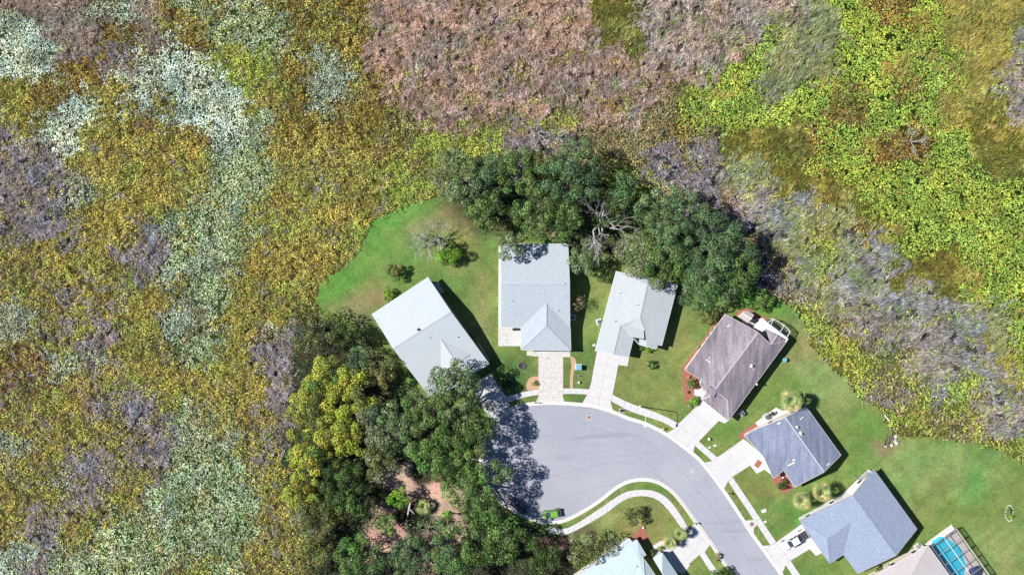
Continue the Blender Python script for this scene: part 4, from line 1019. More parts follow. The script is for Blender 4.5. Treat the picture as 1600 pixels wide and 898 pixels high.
# fire ring, bird bath, globes
t = empty('fire_ring', P(815, 571, 0), 'round dark fire ring on the lawn before the metal-roofed house', 'fire pit')
for k in range(12):
    a = k * math.tau / 12; v, f = boxv(-.14, -.1, 0, .14, .1, .28); R_ = Matrix.Rotation(a + math.pi / 2, 3, 'Z')
    obj('stone', [R_ @ Vector(q) + Vector((.72 * math.cos(a), .72 * math.sin(a), 0)) for q in v], f, M['bark'], t, True)
lathe('bowl', [(.6, .02), (.62, .2), (.5, .1), (.1, .06)], M['dark'], t)
for q in ((.5, .4, 1.4, .2), (.6, -.3, 1.3, -.7), (.1, .7, .7, 1.4)): bar('burnt_stick', (q[0], q[1], .12), (q[2], q[3], .25), .05, .05, M['bark'], t, True)
def birdbath(px, py, m, label, r=.38):
    t = empty('bird_bath', P(px, py, 0), label, 'bird bath'); lathe('bowl', [(.08, .7), (r, .85), (r, .9), (r * .8, .88)], m, t); lathe('pedestal', [(.2, 0), (.2, .06), (.07, .12), (.07, .72)], M['rock'], t, n=10)
birdbath(1224, 561.5, M['teal'], 'pale blue bird bath on the lawn right of the mauve-roofed house', .5)
def globe(px, py, label, r=.24, m=None, name='garden_globe', cat='ornament'):
    t = empty(name, P(px, py, 0), label, cat); lathe('globe', [(.06, .12), (r, .12 + r * .6), (r * 1.05, .12 + r), (r * .8, .12 + r * 1.7), (.04, .12 + 2.05 * r)], m or M['white'], t, n=12); lathe('foot', [(.14, 0), (.1, .13)], M['kerb'], t, n=10)
globe(904.5, 597, 'white ball ornament below the teal cabinet', .26)
globe(1107.5, 685, 'white ball ornament on the lawn corner of the mauve-roofed house', .3)
globe(1005, 823.5, 'white ball lamp at the tip of the red bed', .22)
globe(1222.5, 745, 'white ball lamp in the red mulch corner', .22)
globe(966.5, 844, 'white ball lamp beside the left wall of the aqua-roofed house', .2)
def cover(px, py, label, s=.3, m=None, rz=0.3):
    t = empty('valve_cover', P(px, py, 0), label, 'valve cover', None, rz); box('lid', -s, -s * .6, .05, s, s * .6, .12, m or M['white'], t, .02); box('frame', -s - .05, -s * .6 - .05, 0, s + .05, s * .6 + .05, .06, M['kerb'], t)
cover(906, 587.5, 'dark valve cover between the teal cabinet and the ball ornament', .34, M['dark'])
cover(1108.5, 698.5, 'small white valve cover nearest the slanting sidewalk', .22)
cover(1117, 695.5, 'small white valve cover on the lawn before the slate-roofed driveway', .26)
cover(1193.5, 797.5, 'cream valve cover on the lawn right of the long sidewalk', .5, M['stucco'])
cover(1195.5, 814.5, 'small cream valve cover next to a dark shadow above the white pickup', .28, M['stucco'])
cover(928, 539, 'white valve cover at the lower left wall of the off-white house', .26)
cover(1103, 873, 'white folded chair-like cover near the bottom sidewalk', .36)
t = empty('white_post', P(1385, 652, 0), 'short white post lying at the marsh edge', 'post'); bar('post', Vector((-.5, .6, .08)), Vector((.5, -.6, .12)), .2, .16, M['white'], t, True); bar('cap', Vector((.5, -.6, .12)), Vector((.56, -.67, .12)), .26, .22, M['white'], t, True)

# debris pile and island bed
t = empty('debris_pile', P(1390, 684, 0), 'heap of broken branches and pale rocks at the marsh edge', 'debris pile')
for k in range(26):
    a = random.uniform(0, math.tau); r_ = random.uniform(0, 1.8); L_ = random.uniform(.5, 1.6); b_ = random.uniform(0, math.tau)
    p = Vector((r_ * math.cos(a) * 1.0, r_ * math.sin(a) * 1.1, .1 + random.random() * .4))
    bar('branch', p, p + Vector((math.cos(b_), math.sin(b_), random.uniform(-.1, .25))) * L_, .1, .1, M['bark'] if k % 3 else M['rust'], t, True)
def rock(px, py, r, label=None, parent=None, m=None, name='rock', off=None):
    bm = bmesh.new(); bmesh.ops.create_icosphere(bm, subdivisions=2, radius=r)
    for v in bm.verts: v.co *= random.uniform(.8, 1.12); v.co.z *= .65
    if parent is None:
        t_ = bobj(name, bm, m or M['rock']); t_.location = P(px, py, 0) + Vector((0, 0, r * .3)); tag(t_, label, 'rock'); return t_
    for v in bm.verts: v.co += Vector(off)
    return bobj(name, bm, m or M['rock'], parent, True)
for k, (x, y, r_) in enumerate(((1.0, -.6, .5), (1.3, .3, .4), (.4, -1.6, .35), (1.5, -1.1, .4), (-.9, -1.8, .28))): rock(0, 0, r_, parent=t, off=(x, y, r_ * .3))
t = empty('island_bed', P(1577, 801, 0), 'small stone-ringed flower island in the big lawn', 'flower bed')
for k in range(16):
    a = k * math.tau / 16; rock(0, 0, .15, parent=t, m=M['kerb'], name='stone', off=(.85 * math.cos(a) + .5 * math.sin(a) * .3, 1.7 * math.sin(a) - .3 * math.cos(a), .08))

# ------------------------------------------------------------------ vegetation helpers
def leaf_quads(c, nrm, size, asp, col, r=None):
    """c,nrm (n,3); returns quads oriented to nrm with random spin"""
    r = r or rng
    n = len(c); nrm = nrm / np.linalg.norm(nrm, axis=1, keepdims=True)
    a = r.normal(size=(n, 3)); t = a - (a * nrm).sum(1, keepdims=True) * nrm; t /= np.linalg.norm(t, axis=1, keepdims=True) + 1e-9
    b = np.cross(nrm, t); hl = (size / 2)[:, None]; hw = (size * asp / 2)[:, None]
    # diamond-like leaf clump: pointed ends, slightly skewed
    k = r.uniform(.1, .5, (n, 1))
    V = np.stack([c - t * hl, c + b * hw - t * hl * k, c + t * hl, c - b * hw + t * hl * k], 1)
    return V

PAL = {
    'oak': [((88, 118, 56), 5), ((68, 98, 44), 4), ((116, 144, 74), 3), ((136, 154, 98), 1.5), ((150, 162, 124), .6), ((52, 76, 38), 3)],
    'oakgrey': [((108, 130, 86), 4), ((134, 150, 112), 3), ((88, 112, 64), 4), ((164, 170, 146), .8), ((62, 84, 48), 3)],
    'oakcool': [((86, 118, 74), 4), ((68, 98, 58), 4), ((110, 138, 92), 3), ((136, 156, 118), 1.4), ((50, 74, 46), 3)],
    'green': [((92, 134, 58), 4), ((70, 110, 46), 4), ((120, 156, 76), 3), ((50, 82, 38), 3), ((146, 168, 98), 1)],
    'bright': [((118, 168, 50), 4), ((94, 144, 40), 3), ((146, 186, 74), 2), ((62, 98, 32), 1.5)],
    'yellow': [((192, 196, 74), 5), ((166, 178, 64), 4.5), ((118, 138, 54), 4.5), ((190, 180, 84), 1.6), ((84, 106, 44), 3), ((178, 152, 70), .7)],
    'olive': [((124, 128, 70), 4), ((100, 110, 56), 4), ((148, 148, 96), 2), ((72, 84, 44), 3)],
    'dark': [((64, 90, 42), 4), ((50, 74, 36), 4), ((90, 116, 54), 2), ((118, 124, 58), 1), ((38, 58, 32), 3)],
    'grey': [((142, 144, 118), 4), ((164, 162, 142), 2), ((112, 122, 86), 4), ((90, 106, 64), 3)],
    'pinkish': [((164, 142, 112), 4), ((140, 126, 92), 3), ((116, 120, 68), 3), ((180, 162, 138), 1.5)],
}
def palc(name, n, r=None, g=.78):
    r = r or rng
    cs = np.array([lin(c, g) for c, w_ in PAL[name]]); ws = np.array([w_ for c, w_ in PAL[name]], float); ws /= ws.sum()
    c = cs[r.choice(len(cs), n, p=ws)]
    return c * r.uniform(.8, 1.2, (n, 1)) * r.uniform(.94, 1.06, (n, 3))

def make_crown(R_, h, pal, seed, dens=54, leaf=(.19, .42), flat=.8, low=.45, nl=None, gappy=0.0, sx=1.0, accent=None):
    r = np.random.default_rng(seed)
    rb = min(1.45, max(.34 * R_, .25)); area_ = (R_ * .86) ** 2 / rb ** 2
    nl = nl or int(max(8, area_ * 1.8)); L = []
    tries = 0
    while len(L) < nl and tries < 4000:
        tries += 1
        a = r.uniform(0, math.tau); d = (R_ - rb * .7) * math.sqrt(r.uniform(0, 1)); x, y = d * math.cos(a) * sx, d * math.sin(a) / sx
        ol = 1 + .16 * math.sin(3 * a + seed) + .10 * math.sin(5 * a + 2.1 * seed)
        x *= ol; y *= ol
        rl = rb * r.uniform(.65, 1.25)
        if any((x - q[0]) ** 2 + (y - q[1]) ** 2 < ((rl + q[3]) * (.42 + gappy)) ** 2 for q in L): continue
        k = max(0, 1 - (d / R_) ** 2)
        z = h * (low + (1 - low) * .80 * k ** .6) + r.uniform(-.10, .06) * h
        L.append((x, y, z, rl))
    L = np.array(L); n = int(dens * math.pi * R_ * R_)
    wts = L[:, 3] ** 2; wts /= wts.sum(); li = r.choice(len(L), n, p=wts)
    d = r.normal(size=(n, 3)); d /= np.linalg.norm(d, axis=1, keepdims=True)
    d[:, 2] = np.where(d[:, 2] < -.25, -d[:, 2], d[:, 2])
    rad = L[li, 3] * r.uniform(.55, 1.08, n) ** .5
    rad *= 1 + .35 * (fbm(int(seed) % 9, (d[:, 0] + li) * 3.1, (d[:, 1] + li * 2) * 3.1, 2) - .5)
    c = L[li, :3] + d * rad[:, None] * np.array([1, 1, flat])
    nrm = d * np.array([1.1, 1.1, 1.0]) + np.array([0, 0, .25]) + r.normal(size=(n, 3)) * .38
    size = r.uniform(leaf[0], leaf[1], n); V = leaf_quads(c, nrm, size, r.uniform(.5, .95, n), None, r)
    C = palc(pal, n, r)
    lobec = r.uniform(.70, 1.35, (len(L), 1)) * (1 + r.normal(size=(len(L), 3)) * .07); C = C * lobec[li]
    if accent:
        pick = r.random(len(L)) < accent[1]; msk = pick[li] & (r.random(n) < .8); C[msk] = palc(accent[0], int(msk.sum()), r)
    # stray sprigs so that the outline is ragged
    return V, C, L

def trunk_mesh(L, h, R_, r0, fork=.3, seed=0, m=None, nlimb=9):
    rr = random.Random(seed); vs, fs = [], []
    top_ = Vector((rr.uniform(-.3, .3), rr.uniform(-.3, .3), h * .62))
    tube_data([(0, 0, -.1), (0, 0, h * .12), (top_.x * .5, top_.y * .5, h * fork), top_], [r0 * 1.3, r0, r0 * .8, r0 * .4], 9, vs, fs)
    idx = sorted(range(len(L)), key=lambda i: -L[i][3])[:nlimb]
    for i in idx:
        x, y, z, rl = L[i]; st = Vector((top_.x * .5, top_.y * .5, h * fork * rr.uniform(.8, 1.15))); en = Vector((x, y, z))
        md = st.lerp(en, .5) + Vector((rr.uniform(-.4, .4), rr.uniform(-.4, .4), rr.uniform(-.2, .5)))
        tube_data([st, md, en], [r0 * .42, r0 * .25, r0 * .08], 6, vs, fs)
    return vs, fs

TREE_N = [0]
def tree(px, py, rpx, h, pal, label, name='oak_tree', cat='tree', group=None, m=None, r0=None, **kw):
    TREE_N[0] += 1; seed = 100 + TREE_N[0]
    R_ = rpx * SC; c = P(px, py, h * .68); base = Vector((c.x, c.y, 0))
    root = empty(name, base, label, cat, group)
    V, C, L = make_crown(R_, h, pal, seed, **kw)
    vs, fs = trunk_mesh([tuple(q) for q in L], h, R_, r0 or max(.12, R_ * .07), seed=seed)
    obj('trunk', vs, fs, M['bark'], root, True, True)
    og = np.array(base); quads('crown', V + og[None, None, :], C, m or M['leaf'], root)
    return root

def bush(px, py, rpx, h, pal, label, name='shrub', cat='shrub', group=None, **kw):
    kw.setdefault('low', .3); kw.setdefault('dens', 110); kw.setdefault('leaf', (.16, .32)); kw.setdefault('nl', 12)
    TREE_N[0] += 1; seed = 100 + TREE_N[0]; R_ = rpx * SC; c = P(px, py, h * .5); base = Vector((c.x, c.y, 0))
    root = empty(name, base, label, cat, group); V, C, L = make_crown(R_, h, pal, seed, **kw)
    vs, fs = [], []
    for q in list(L)[:6]: tube_data([(0, 0, 0), (q[0] * .5, q[1] * .5, q[2] * .6), tuple(q[:3])], [.06, .04, .02], 5, vs, fs)
    obj('stem', vs, fs, M['bark'], root, True); quads('foliage', V + np.array(base)[None, None, :], C, M['leaf'], root)
    return root

def bare(px, py, rpx, h, label, lean=(0, 0), seed=1, m=None, name='bare_tree', r0=.22, levels=5, up=.55, group=None, zc=.6):
    """leafless branching tree; base under (px,py)"""
    rr = random.Random(seed); base = P(px, py, 0); root = empty(name, base, label, 'tree', group); vs, fs = [], []; tw_v, tw_f = [], []
    R_ = rpx * SC
    def grow(p, d, L_, r_, lv):
        if lv == 0: return
        mid = p + d * L_ * .5 + Vector((rr.uniform(-1, 1), rr.uniform(-1, 1), rr.uniform(-.5, .5))) * L_ * .09
        q = p + d * L_ + Vector((rr.uniform(-1, 1), rr.uniform(-1, 1), rr.uniform(-.5, .5))) * L_ * .1
        tgt = (vs, fs) if lv > 2 else (tw_v, tw_f)
        tube_data([p, mid, q], [r_, r_ * .8, r_ * .6], 6 if lv > 3 else 3, *tgt)
        for k in range(rr.choice((2, 3, 3)) if lv > 1 else 0):
            nd = (d + Vector((rr.uniform(-1, 1), rr.uniform(-1, 1), rr.uniform(-.45, .6))) * .85).normalized()
            grow(q if k < 2 else mid, nd, L_ * rr.uniform(.62, .85), max(.022, r_ * .55), lv - 1)
    for k in range(4):
        a = k * math.tau / 4 + rr.uniform(-.5, .5); d = Vector((math.cos(a) * (1 - up) + lean[0], math.sin(a) * (1 - up) + lean[1], up)).normalized()
        grow(Vector((0, 0, h * .25)), d, R_ * .5, r0 * .75, levels)
    tube_data([(0, 0, -.1), (0, 0, h * .14), (0, 0, h * .27)], [r0 * 1.3, r0, r0 * .85], 8, vs, fs)
    obj('trunk', vs, fs, m or M['pale_bark'], root, True, True); obj('twigs', tw_v, tw_f, m or M['pale_bark'], root, True)['kind'] = 'stuff'
    return root

# ------------------------------------------------------------------ oaks and other trees
G_TOP = 'live oaks behind the houses'; G_LOW = 'trees of the wood left of the cul-de-sac'
tree(722, 282, 48.7, 9.5, 'oakgrey', 'large grey-green oak at the left end of the oak belt', group=G_TOP, accent=('grey', .2))
tree(768, 264, 30, 8, 'oakcool', 'mid-sized oak beside the bare violet limbs in the oak belt', group=G_TOP)
tree(756, 330, 38.3, 8, 'oak', 'dark oak at the lawn edge, below the bare violet limbs', group=G_TOP)
tree(812, 272, 39.4, 9, 'oak', 'oak with black gaps left of the widest belt oak', group=G_TOP, gappy=.12)
tree(893, 276, 56, 11, 'oakcool', 'widest oak of the belt, behind the pale shingled house', group=G_TOP)
tree(838, 342, 39.4, 10, 'oak', 'oak leaning over the top edge of the pale shingled roof', group=G_TOP)
tree(886, 338, 32.5, 9, 'oak', 'small dark oak right above the pink sandy patch', group=G_TOP)
tree(800, 383, 24.4, 10, 'oakgrey', 'low oak touching the top left corner of the pale shingled roof', group=G_TOP, r0=.2)
tree(974, 298, 27, 7, 'oakcool', 'bluish dark oak above the white dead limbs', group=G_TOP)
tree(955, 340, 22, 6, 'dark', 'very dark oak behind the white dead limbs', group=G_TOP, gappy=.1)
tree(915, 405, 27.8, 6.5, 'oakgrey', 'thin oak between the two pale-roofed houses', group=G_TOP, gappy=.12)
tree(988, 396, 34.8, 7.5, 'grey', 'greyish oak over the back of the long off-white house', group=G_TOP, accent=('oak', .4))
tree(1056, 338, 55, 11, 'oakcool', 'tall round oak at the top of the right oak cluster', group=G_TOP)
tree(1040, 402, 46.4, 9.5, 'oak', 'oak shading the top right corner of the long off-white house', group=G_TOP, accent=('oakgrey', .4))
tree(1122, 384, 58, 11, 'oakcool', 'rightmost high oak throwing shade on the marsh', group=G_TOP)
tree(1108, 440, 48.7, 10, 'oakcool', 'low front oak of the right cluster, above the mauve house', group=G_TOP, accent=('oakgrey', .3))
tree(1152, 425, 34.8, 9, 'oak', 'small oak at the right tip of the oak belt', group=G_TOP)
tree(845, 252, 28, 6.5, 'olive', 'olive bushy tree behind the belt at the marsh side', name='wax_myrtle', group=G_TOP)
TREE_N[0] += 1
bush(1107, 493, 17, 3.2, 'olive', 'loose pale green shrub left of the mauve-roofed house')
bush(1192, 470, 16, 3, 'oak', 'dark shrub at the marsh edge below the right oak')
bush(948, 431, 14, 2.8, 'dark', 'dark shrub between the pale shingled and off-white houses')
# lower wood
tree(700, 652, 74, 12.5, 'oak', 'huge oak spreading over the metal roof and the cul-de-sac', group=G_LOW, accent=('oakgrey', .25))
tree(722, 600, 34, 10.5, 'oakgrey', 'grey-green oak crown over the front of the white metal roof', group=G_LOW)
tree(690, 716, 44, 11, 'green', 'rounded green oak below the huge oak', group=G_LOW)
tree(608, 668, 46, 9.5, 'oakgrey', 'grey mossy oak left of the huge oak', group=G_LOW, accent=('grey', .25))
tree(492, 516, 46, 8.5, 'dark', 'dark green tree at the lower left tip of the lawn', group=G_LOW, accent=('olive', .25), dens=24)
tree(540, 520, 26, 7.5, 'dark', 'small black-green tree right of the dark tree at the lawn tip', group=G_LOW)
tree(561, 562, 23, 7, 'oakcool', 'small blue-green tree left of the metal-roofed house', group=G_LOW)
tree(598, 583, 26, 7, 'olive', 'dusty olive tree in the shade left of the metal roof', group=G_LOW)
tree(744, 768, 52, 11, 'green', 'broad green oak west of the green car', group=G_LOW, accent=('oak', .4))
tree(780, 840, 44, 9, 'green', 'broad oak below the dark sedan', group=G_LOW, accent=('oak', .5))
tree(720, 858, 50, 10.5, 'green', 'green oak touching the bottom edge, left of the broad oak', group=G_LOW, accent=('oakcool', .5))
tree(842, 876, 34, 8, 'dark', 'very dark tree left of the aqua-roofed house', group=G_LOW)
tree(699, 808, 15, 6, 'bright', 'bright green rounded tree at the edge of the sandy clearing', name='young_tree', group=G_LOW)
tree(622, 778, 18, 5.5, 'bright', 'vivid green small tree in the sandy clearing', name='young_tree', group=G_LOW)
tree(604, 815, 20, 5, 'green', 'loose green tree left of the fallen palm', name='young_tree', group=G_LOW, gappy=.1)
tree(655, 832, 26, 6, 'oakgrey', 'thin grey-green tree in the sandy clearing below the fallen palm', name='young_tree', group=G_LOW, gappy=.15, dens=14)
tree(640, 872, 38, 8, 'oakcool', 'cool green tree at the bottom edge of the clearing', group=G_LOW)
tree(560, 870, 40, 8, 'green', 'green tree at the bottom edge right of the olive bush', group=G_LOW, accent=('oakcool', .3))
tree(508, 588, 38, 7, 'yellow', 'yellow-green tree nearest the dark tree', name='maple_tree', group=G_LOW, accent=('green', .35))
tree(553, 610, 38, 8, 'yellow', 'golden tree left of the mossy oak', name='maple_tree', group=G_LOW, accent=('olive', .3))
tree(490, 640, 42, 7.5, 'yellow', 'yellow-green tree at the marsh edge, middle of the wood', name='maple_tree', group=G_LOW, accent=('olive', .25))
tree(540, 668, 42, 8, 'yellow', 'golden tree in the middle of the wood with dark gaps', name='maple_tree', group=G_LOW, accent=('olive', .35))
tree(482, 705, 40, 7.5, 'yellow', 'lime yellow tree at the marsh edge, lower middle', name='maple_tree', group=G_LOW, accent=('green', .25))
tree(538, 698, 15, 8, 'yellow', 'small round golden crown inside the wood', name='maple_tree', group=G_LOW)
tree(588, 722, 32, 8, 'olive', 'olive tree left of the sandy clearing', group=G_LOW, accent=('grey', .2))
tree(540, 762, 44, 8.5, 'dark', 'dark spreading tree left of the clearing', group=G_LOW, accent=('green', .35))
tree(468, 768, 34, 6, 'yellow', 'bright yellow low tree at the left edge of the wood', name='maple_tree', group=G_LOW)
tree(500, 805, 38, 6.5, 'olive', 'dusty olive tree at the lower left of the wood', group=G_LOW, accent=('grey', .25))
tree(488, 858, 34, 6, 'olive', 'olive tree by the bottom edge at the marsh side', group=G_LOW)
tree(572, 795, 22, 7, 'dark', 'dark tree between the olive tree and the clearing', group=G_LOW)
# yard
tree(915, 857, 31, 5.5, 'olive', 'rounded olive tree left of the aqua-roofed house', name='yard_tree', accent=('grey', .35), dens=30)
tree(952, 852, 20, 4, 'grey', 'thin greyish tree against the left wall of the aqua-roofed house', name='yard_tree', gappy=.1, dens=16)
tree(907, 474, 12.5, 3.6, 'pinkish', 'small pinkish tree in the gap right of the pale shingled house', name='yard_tree', dens=24, leaf=(.16, .3), r0=.09)
tree(984, 808, 17, 4.2, 'olive', 'rounded airy tree on the inner lawn casting a dark shadow', name='yard_tree', dens=75, leaf=(.14, .28), r0=.1, accent=('dark', .5))
bush(618, 424.5, 14, 2.8, 'olive', 'round olive shrub on the lawn above the metal-roofed house', accent=('dark', .3))
bush(607, 460.5, 11, 2.2, 'bright', 'bright green shrub at the corner of the metal roof')
bush(702, 396, 22, 3.4, 'bright', 'yellow-green shrub at the foot of the bare tree', accent=('dark', .4))
bush(1016.5, 569, 7.5, 1.6, 'green', 'small round shrub on the lawn right of the white driveway', accent=('oakgrey', .3))
bush(1223, 756, 9, 1.6, 'dark', 'dark round shrub in the red mulch corner')
bush(1080, 600, 9, 1.8, 'green', 'green shrub in the red bed, upper of two')
bush(1084.5, 625, 7.5, 1.5, 'bright', 'bright green shrub in the red bed, lower of two')
bush(1003, 541, 5.5, 1.0, 'green', 'small hedge shrub under the porch of the off-white house')
bush(1013, 545, 7, 1.1, 'bright', 'clipped green hedge under the grey slope of the off-white house')
bush(1372, 888, 7, 1.3, 'olive', 'rounded olive shrub left of the side pad')
bush(1387, 886, 6, 1.2, 'green', 'green shrub next to the white chair on the side pad')
bush(1090, 492 + 70, 5, 1.0, 'pinkish', 'low reddish plant in the long mulch bed')
bush(1116, 899, 11, 1.6, 'green', 'green shrub at the bottom edge beside the sidewalk')
bush(1122, 868, 5, 1.3, 'pinkish', 'small brownish shrub near the bottom kerb')
bush(1135, 896, 13, 1.4, 'dark', 'dark low shrub cluster at the bottom kerb')
bush(732, 527, 8, 1.6, 'dark', 'shaded shrub against the right wall of the metal-roofed house')
bush(835, 598, 4.5, .8, 'yellow', 'small yellow plant in the rounded mulch bed')
bush(793, 599, 10, 1.0, 'dark', 'dark shrub on the shaded lawn left of the mulch bed')
bush(1031, 855, 5, 1.1, 'yellow', 'yellow-green plant at the entry of the aqua-roofed house')
bush(1018, 863, 8, 1.5, 'dark', 'dark shrub in the shaded entry court of the aqua-roofed house')
bush(1576, 797, 4, .9, 'green', 'green plant in the stone-ringed island')
bush(1580, 806, 3.5, .8, 'bright', 'yellow-green plant in the stone-ringed island')
BEDL = ['pink plant at the left wall end of the long mulch bed', 'grey plant by the left corner of the mauve roof', 'pink plant in the long mulch bed right above the upper round shrub', 'grey plant between the two round shrubs of the red bed', 'pink plant at the lower tip of the long mulch bed',
        'grey plant nearest the top left corner of the mauve roof', 'second plant down from the top left corner of the mauve roof', 'third plant down the left wall of the mauve-roofed house', 'fourth plant down the left wall of the mauve-roofed house', 'fifth plant down the left wall of the mauve-roofed house', 'sixth plant down the left wall of the mauve-roofed house']
for k, (x, y) in enumerate(((1085, 583), (1076, 589), (1090, 592), (1074, 612), (1078, 634), (1122, 502), (1118, 508), (1112, 515), (1106, 524), (1099, 533), (1092, 543))):
    bush(x, y, 3, .6, 'pinkish' if k % 2 else 'grey', BEDL[k], name='bedding_plant', cat='plant', group='bedding plants along the mauve-roofed house', nl=5)

# bare trees
bare(687, 381, 40, 7.0, 'bleached leafless tree reaching left over the lawn', lean=(-.9, .25), seed=4, r0=.26, group='leafless trees')
bare(688, 372, 26, 6, 'small grey leafless tree behind the yellow-green shrub', lean=(0, .2), seed=9, r0=.16, group='leafless trees')
bare(938, 352, 46, 11, 'white dead-limbed oak between the belt oaks', lean=(0, -.2), seed=12, r0=.34, group='leafless trees')
bare(795, 268, 26, 11, 'violet bare limbs among the left belt oaks', lean=(0, 0), seed=15, r0=.24, group='leafless trees')
bare(640, 662, 24, 11, 'dark bare limbs between the mossy oak and the huge oak', lean=(-.2, -.3), seed=22, r0=.2, group='leafless trees')
bare(660, 850, 28, 6.5, 'grey bare limbs over the sandy clearing', seed=31, r0=.16, group='leafless trees')
bare(1420, 222, 20, 3.0, 'silvery dead tree standing in the lily marsh', seed=41, r0=.14, group='leafless trees')
bare(840, 208, 22, 4.0, 'pale dead tree at the marsh side of the oak belt', seed=44, r0=.16, group='leafless trees')
bare(870, 214, 16, 4.0, 'small pale dead tree right of the other pale dead tree', seed=47, r0=.12, group='leafless trees')

# palms
def frond_mesh(L_=2.3, fan=True):
    vs, fs = [], []
    def strip_(pts, w_):
        b = len(vs)
        for i, (p, t) in enumerate(pts):
            ww = w_ * (1 - .75 * i / (len(pts) - 1)); s_ = t.cross(Vector((0, 0, 1))).normalized() * ww / 2
            vs.append(p - s_); vs.append(p + s_)
        for i in range(len(pts) - 1): fs.append((b + 2 * i, b + 2 * i + 1, b + 2 * i + 3, b + 2 * i + 2))
    X = Vector((1, 0, 0)); q = L_ * .45
    strip_([(Vector((0, 0, 0)), X), (Vector((q, 0, .12)), X)], .06)
    for k in range(7):
        a = (k - 3) * .30; d = Vector((math.cos(a), math.sin(a), 0)); o = Vector((q * .85, 0, .1))
        strip_([(o, d), (o + d * L_ * .32 + Vector((0, 0, -.02)), d), (o + d * L_ * .58 + Vector((0, 0, -.2)), d)], .26)
    me = bpy.data.meshes.new('frond'); me.from_pydata([tuple(v) for v in vs], [], fs); me.update(); return me
FM = frond_mesh()
M['frond'] = mat('palm_frond', lin((160, 174, 112), .8), .6, lin((112, 132, 76), .8), 1.0)
M['frond_old'] = mat('old_palm_frond', lin((205, 190, 130), .8), .7, lin((170, 150, 95), .8), 1.0)
FO = FM.copy(); FM.materials.append(M['frond']); FO.materials.append(M['frond_old'])
def palm(px, py, rpx, h, label, n=26):
    c = P(px, py, h); root = empty('palm_tree', (c.x, c.y, 0), label, 'palm', 'palms in the front gardens'); s_ = rpx * SC / 2.85
    vs, fs = tube_data([(0, 0, -.1), (.05, 0, h * .5), (0, 0, h - .1)], [.2, .16, .15], 10); obj('trunk', vs, fs, M['bark'], root, True, True)
    for k in range(n):
        a = k * 2.39996 + random.uniform(-.15, .15); el = math.radians(62 - 74 * (k / n) ** .8) + random.uniform(-.12, .12)
        o = bpy.data.objects.new('frond', FO if (k > n * .82 or random.random() < .12) else FM); COL.objects.link(o); o.parent = root
        o.location = (0, 0, h); o.rotation_euler = (random.uniform(-.3, .3), -el, a); o.scale = (s_ * random.uniform(.95, 1.3) * (.8 if k < 6 else 1),) * 3
    return root
palm(1236, 625, 19, 5.0, 'tall full palm behind the slate-roofed house')
palm(1284, 768, 17, 4.6, 'palm against the bright side strip of the blue-roofed house')
palm(1253, 781, 16, 3.8, 'palm left of the one at the blue-roofed house')
palm(1063, 833, 12, 2.6, 'small yellowish palm nearest the bottom driveway')
palm(1046, 847, 13, 2.6, 'small yellowish palm nearest the aqua-roofed house')
palm(662, 790, 15, 1.6, 'leaning palm with drooping fronds in the sandy clearing', 16)
t = empty('dead_trunk', P(640, 795, 0), 'grey dead trunk lying in the sandy clearing', 'log')
vs, fs = tube_data([(0.3, 1.8, .7), (0, .3, .5), (-.6, -2.4, .2)], [.22, .26, .16], 8); obj('log', vs, fs, M['pale_bark'], t, True, True)
vs, fs = tube_data([(0, .3, .5), (.9, -.7, .5), (1.5, -1.1, .4)], [.16, .1, .05], 6); obj('branch', vs, fs, M['pale_bark'], t, True, True)

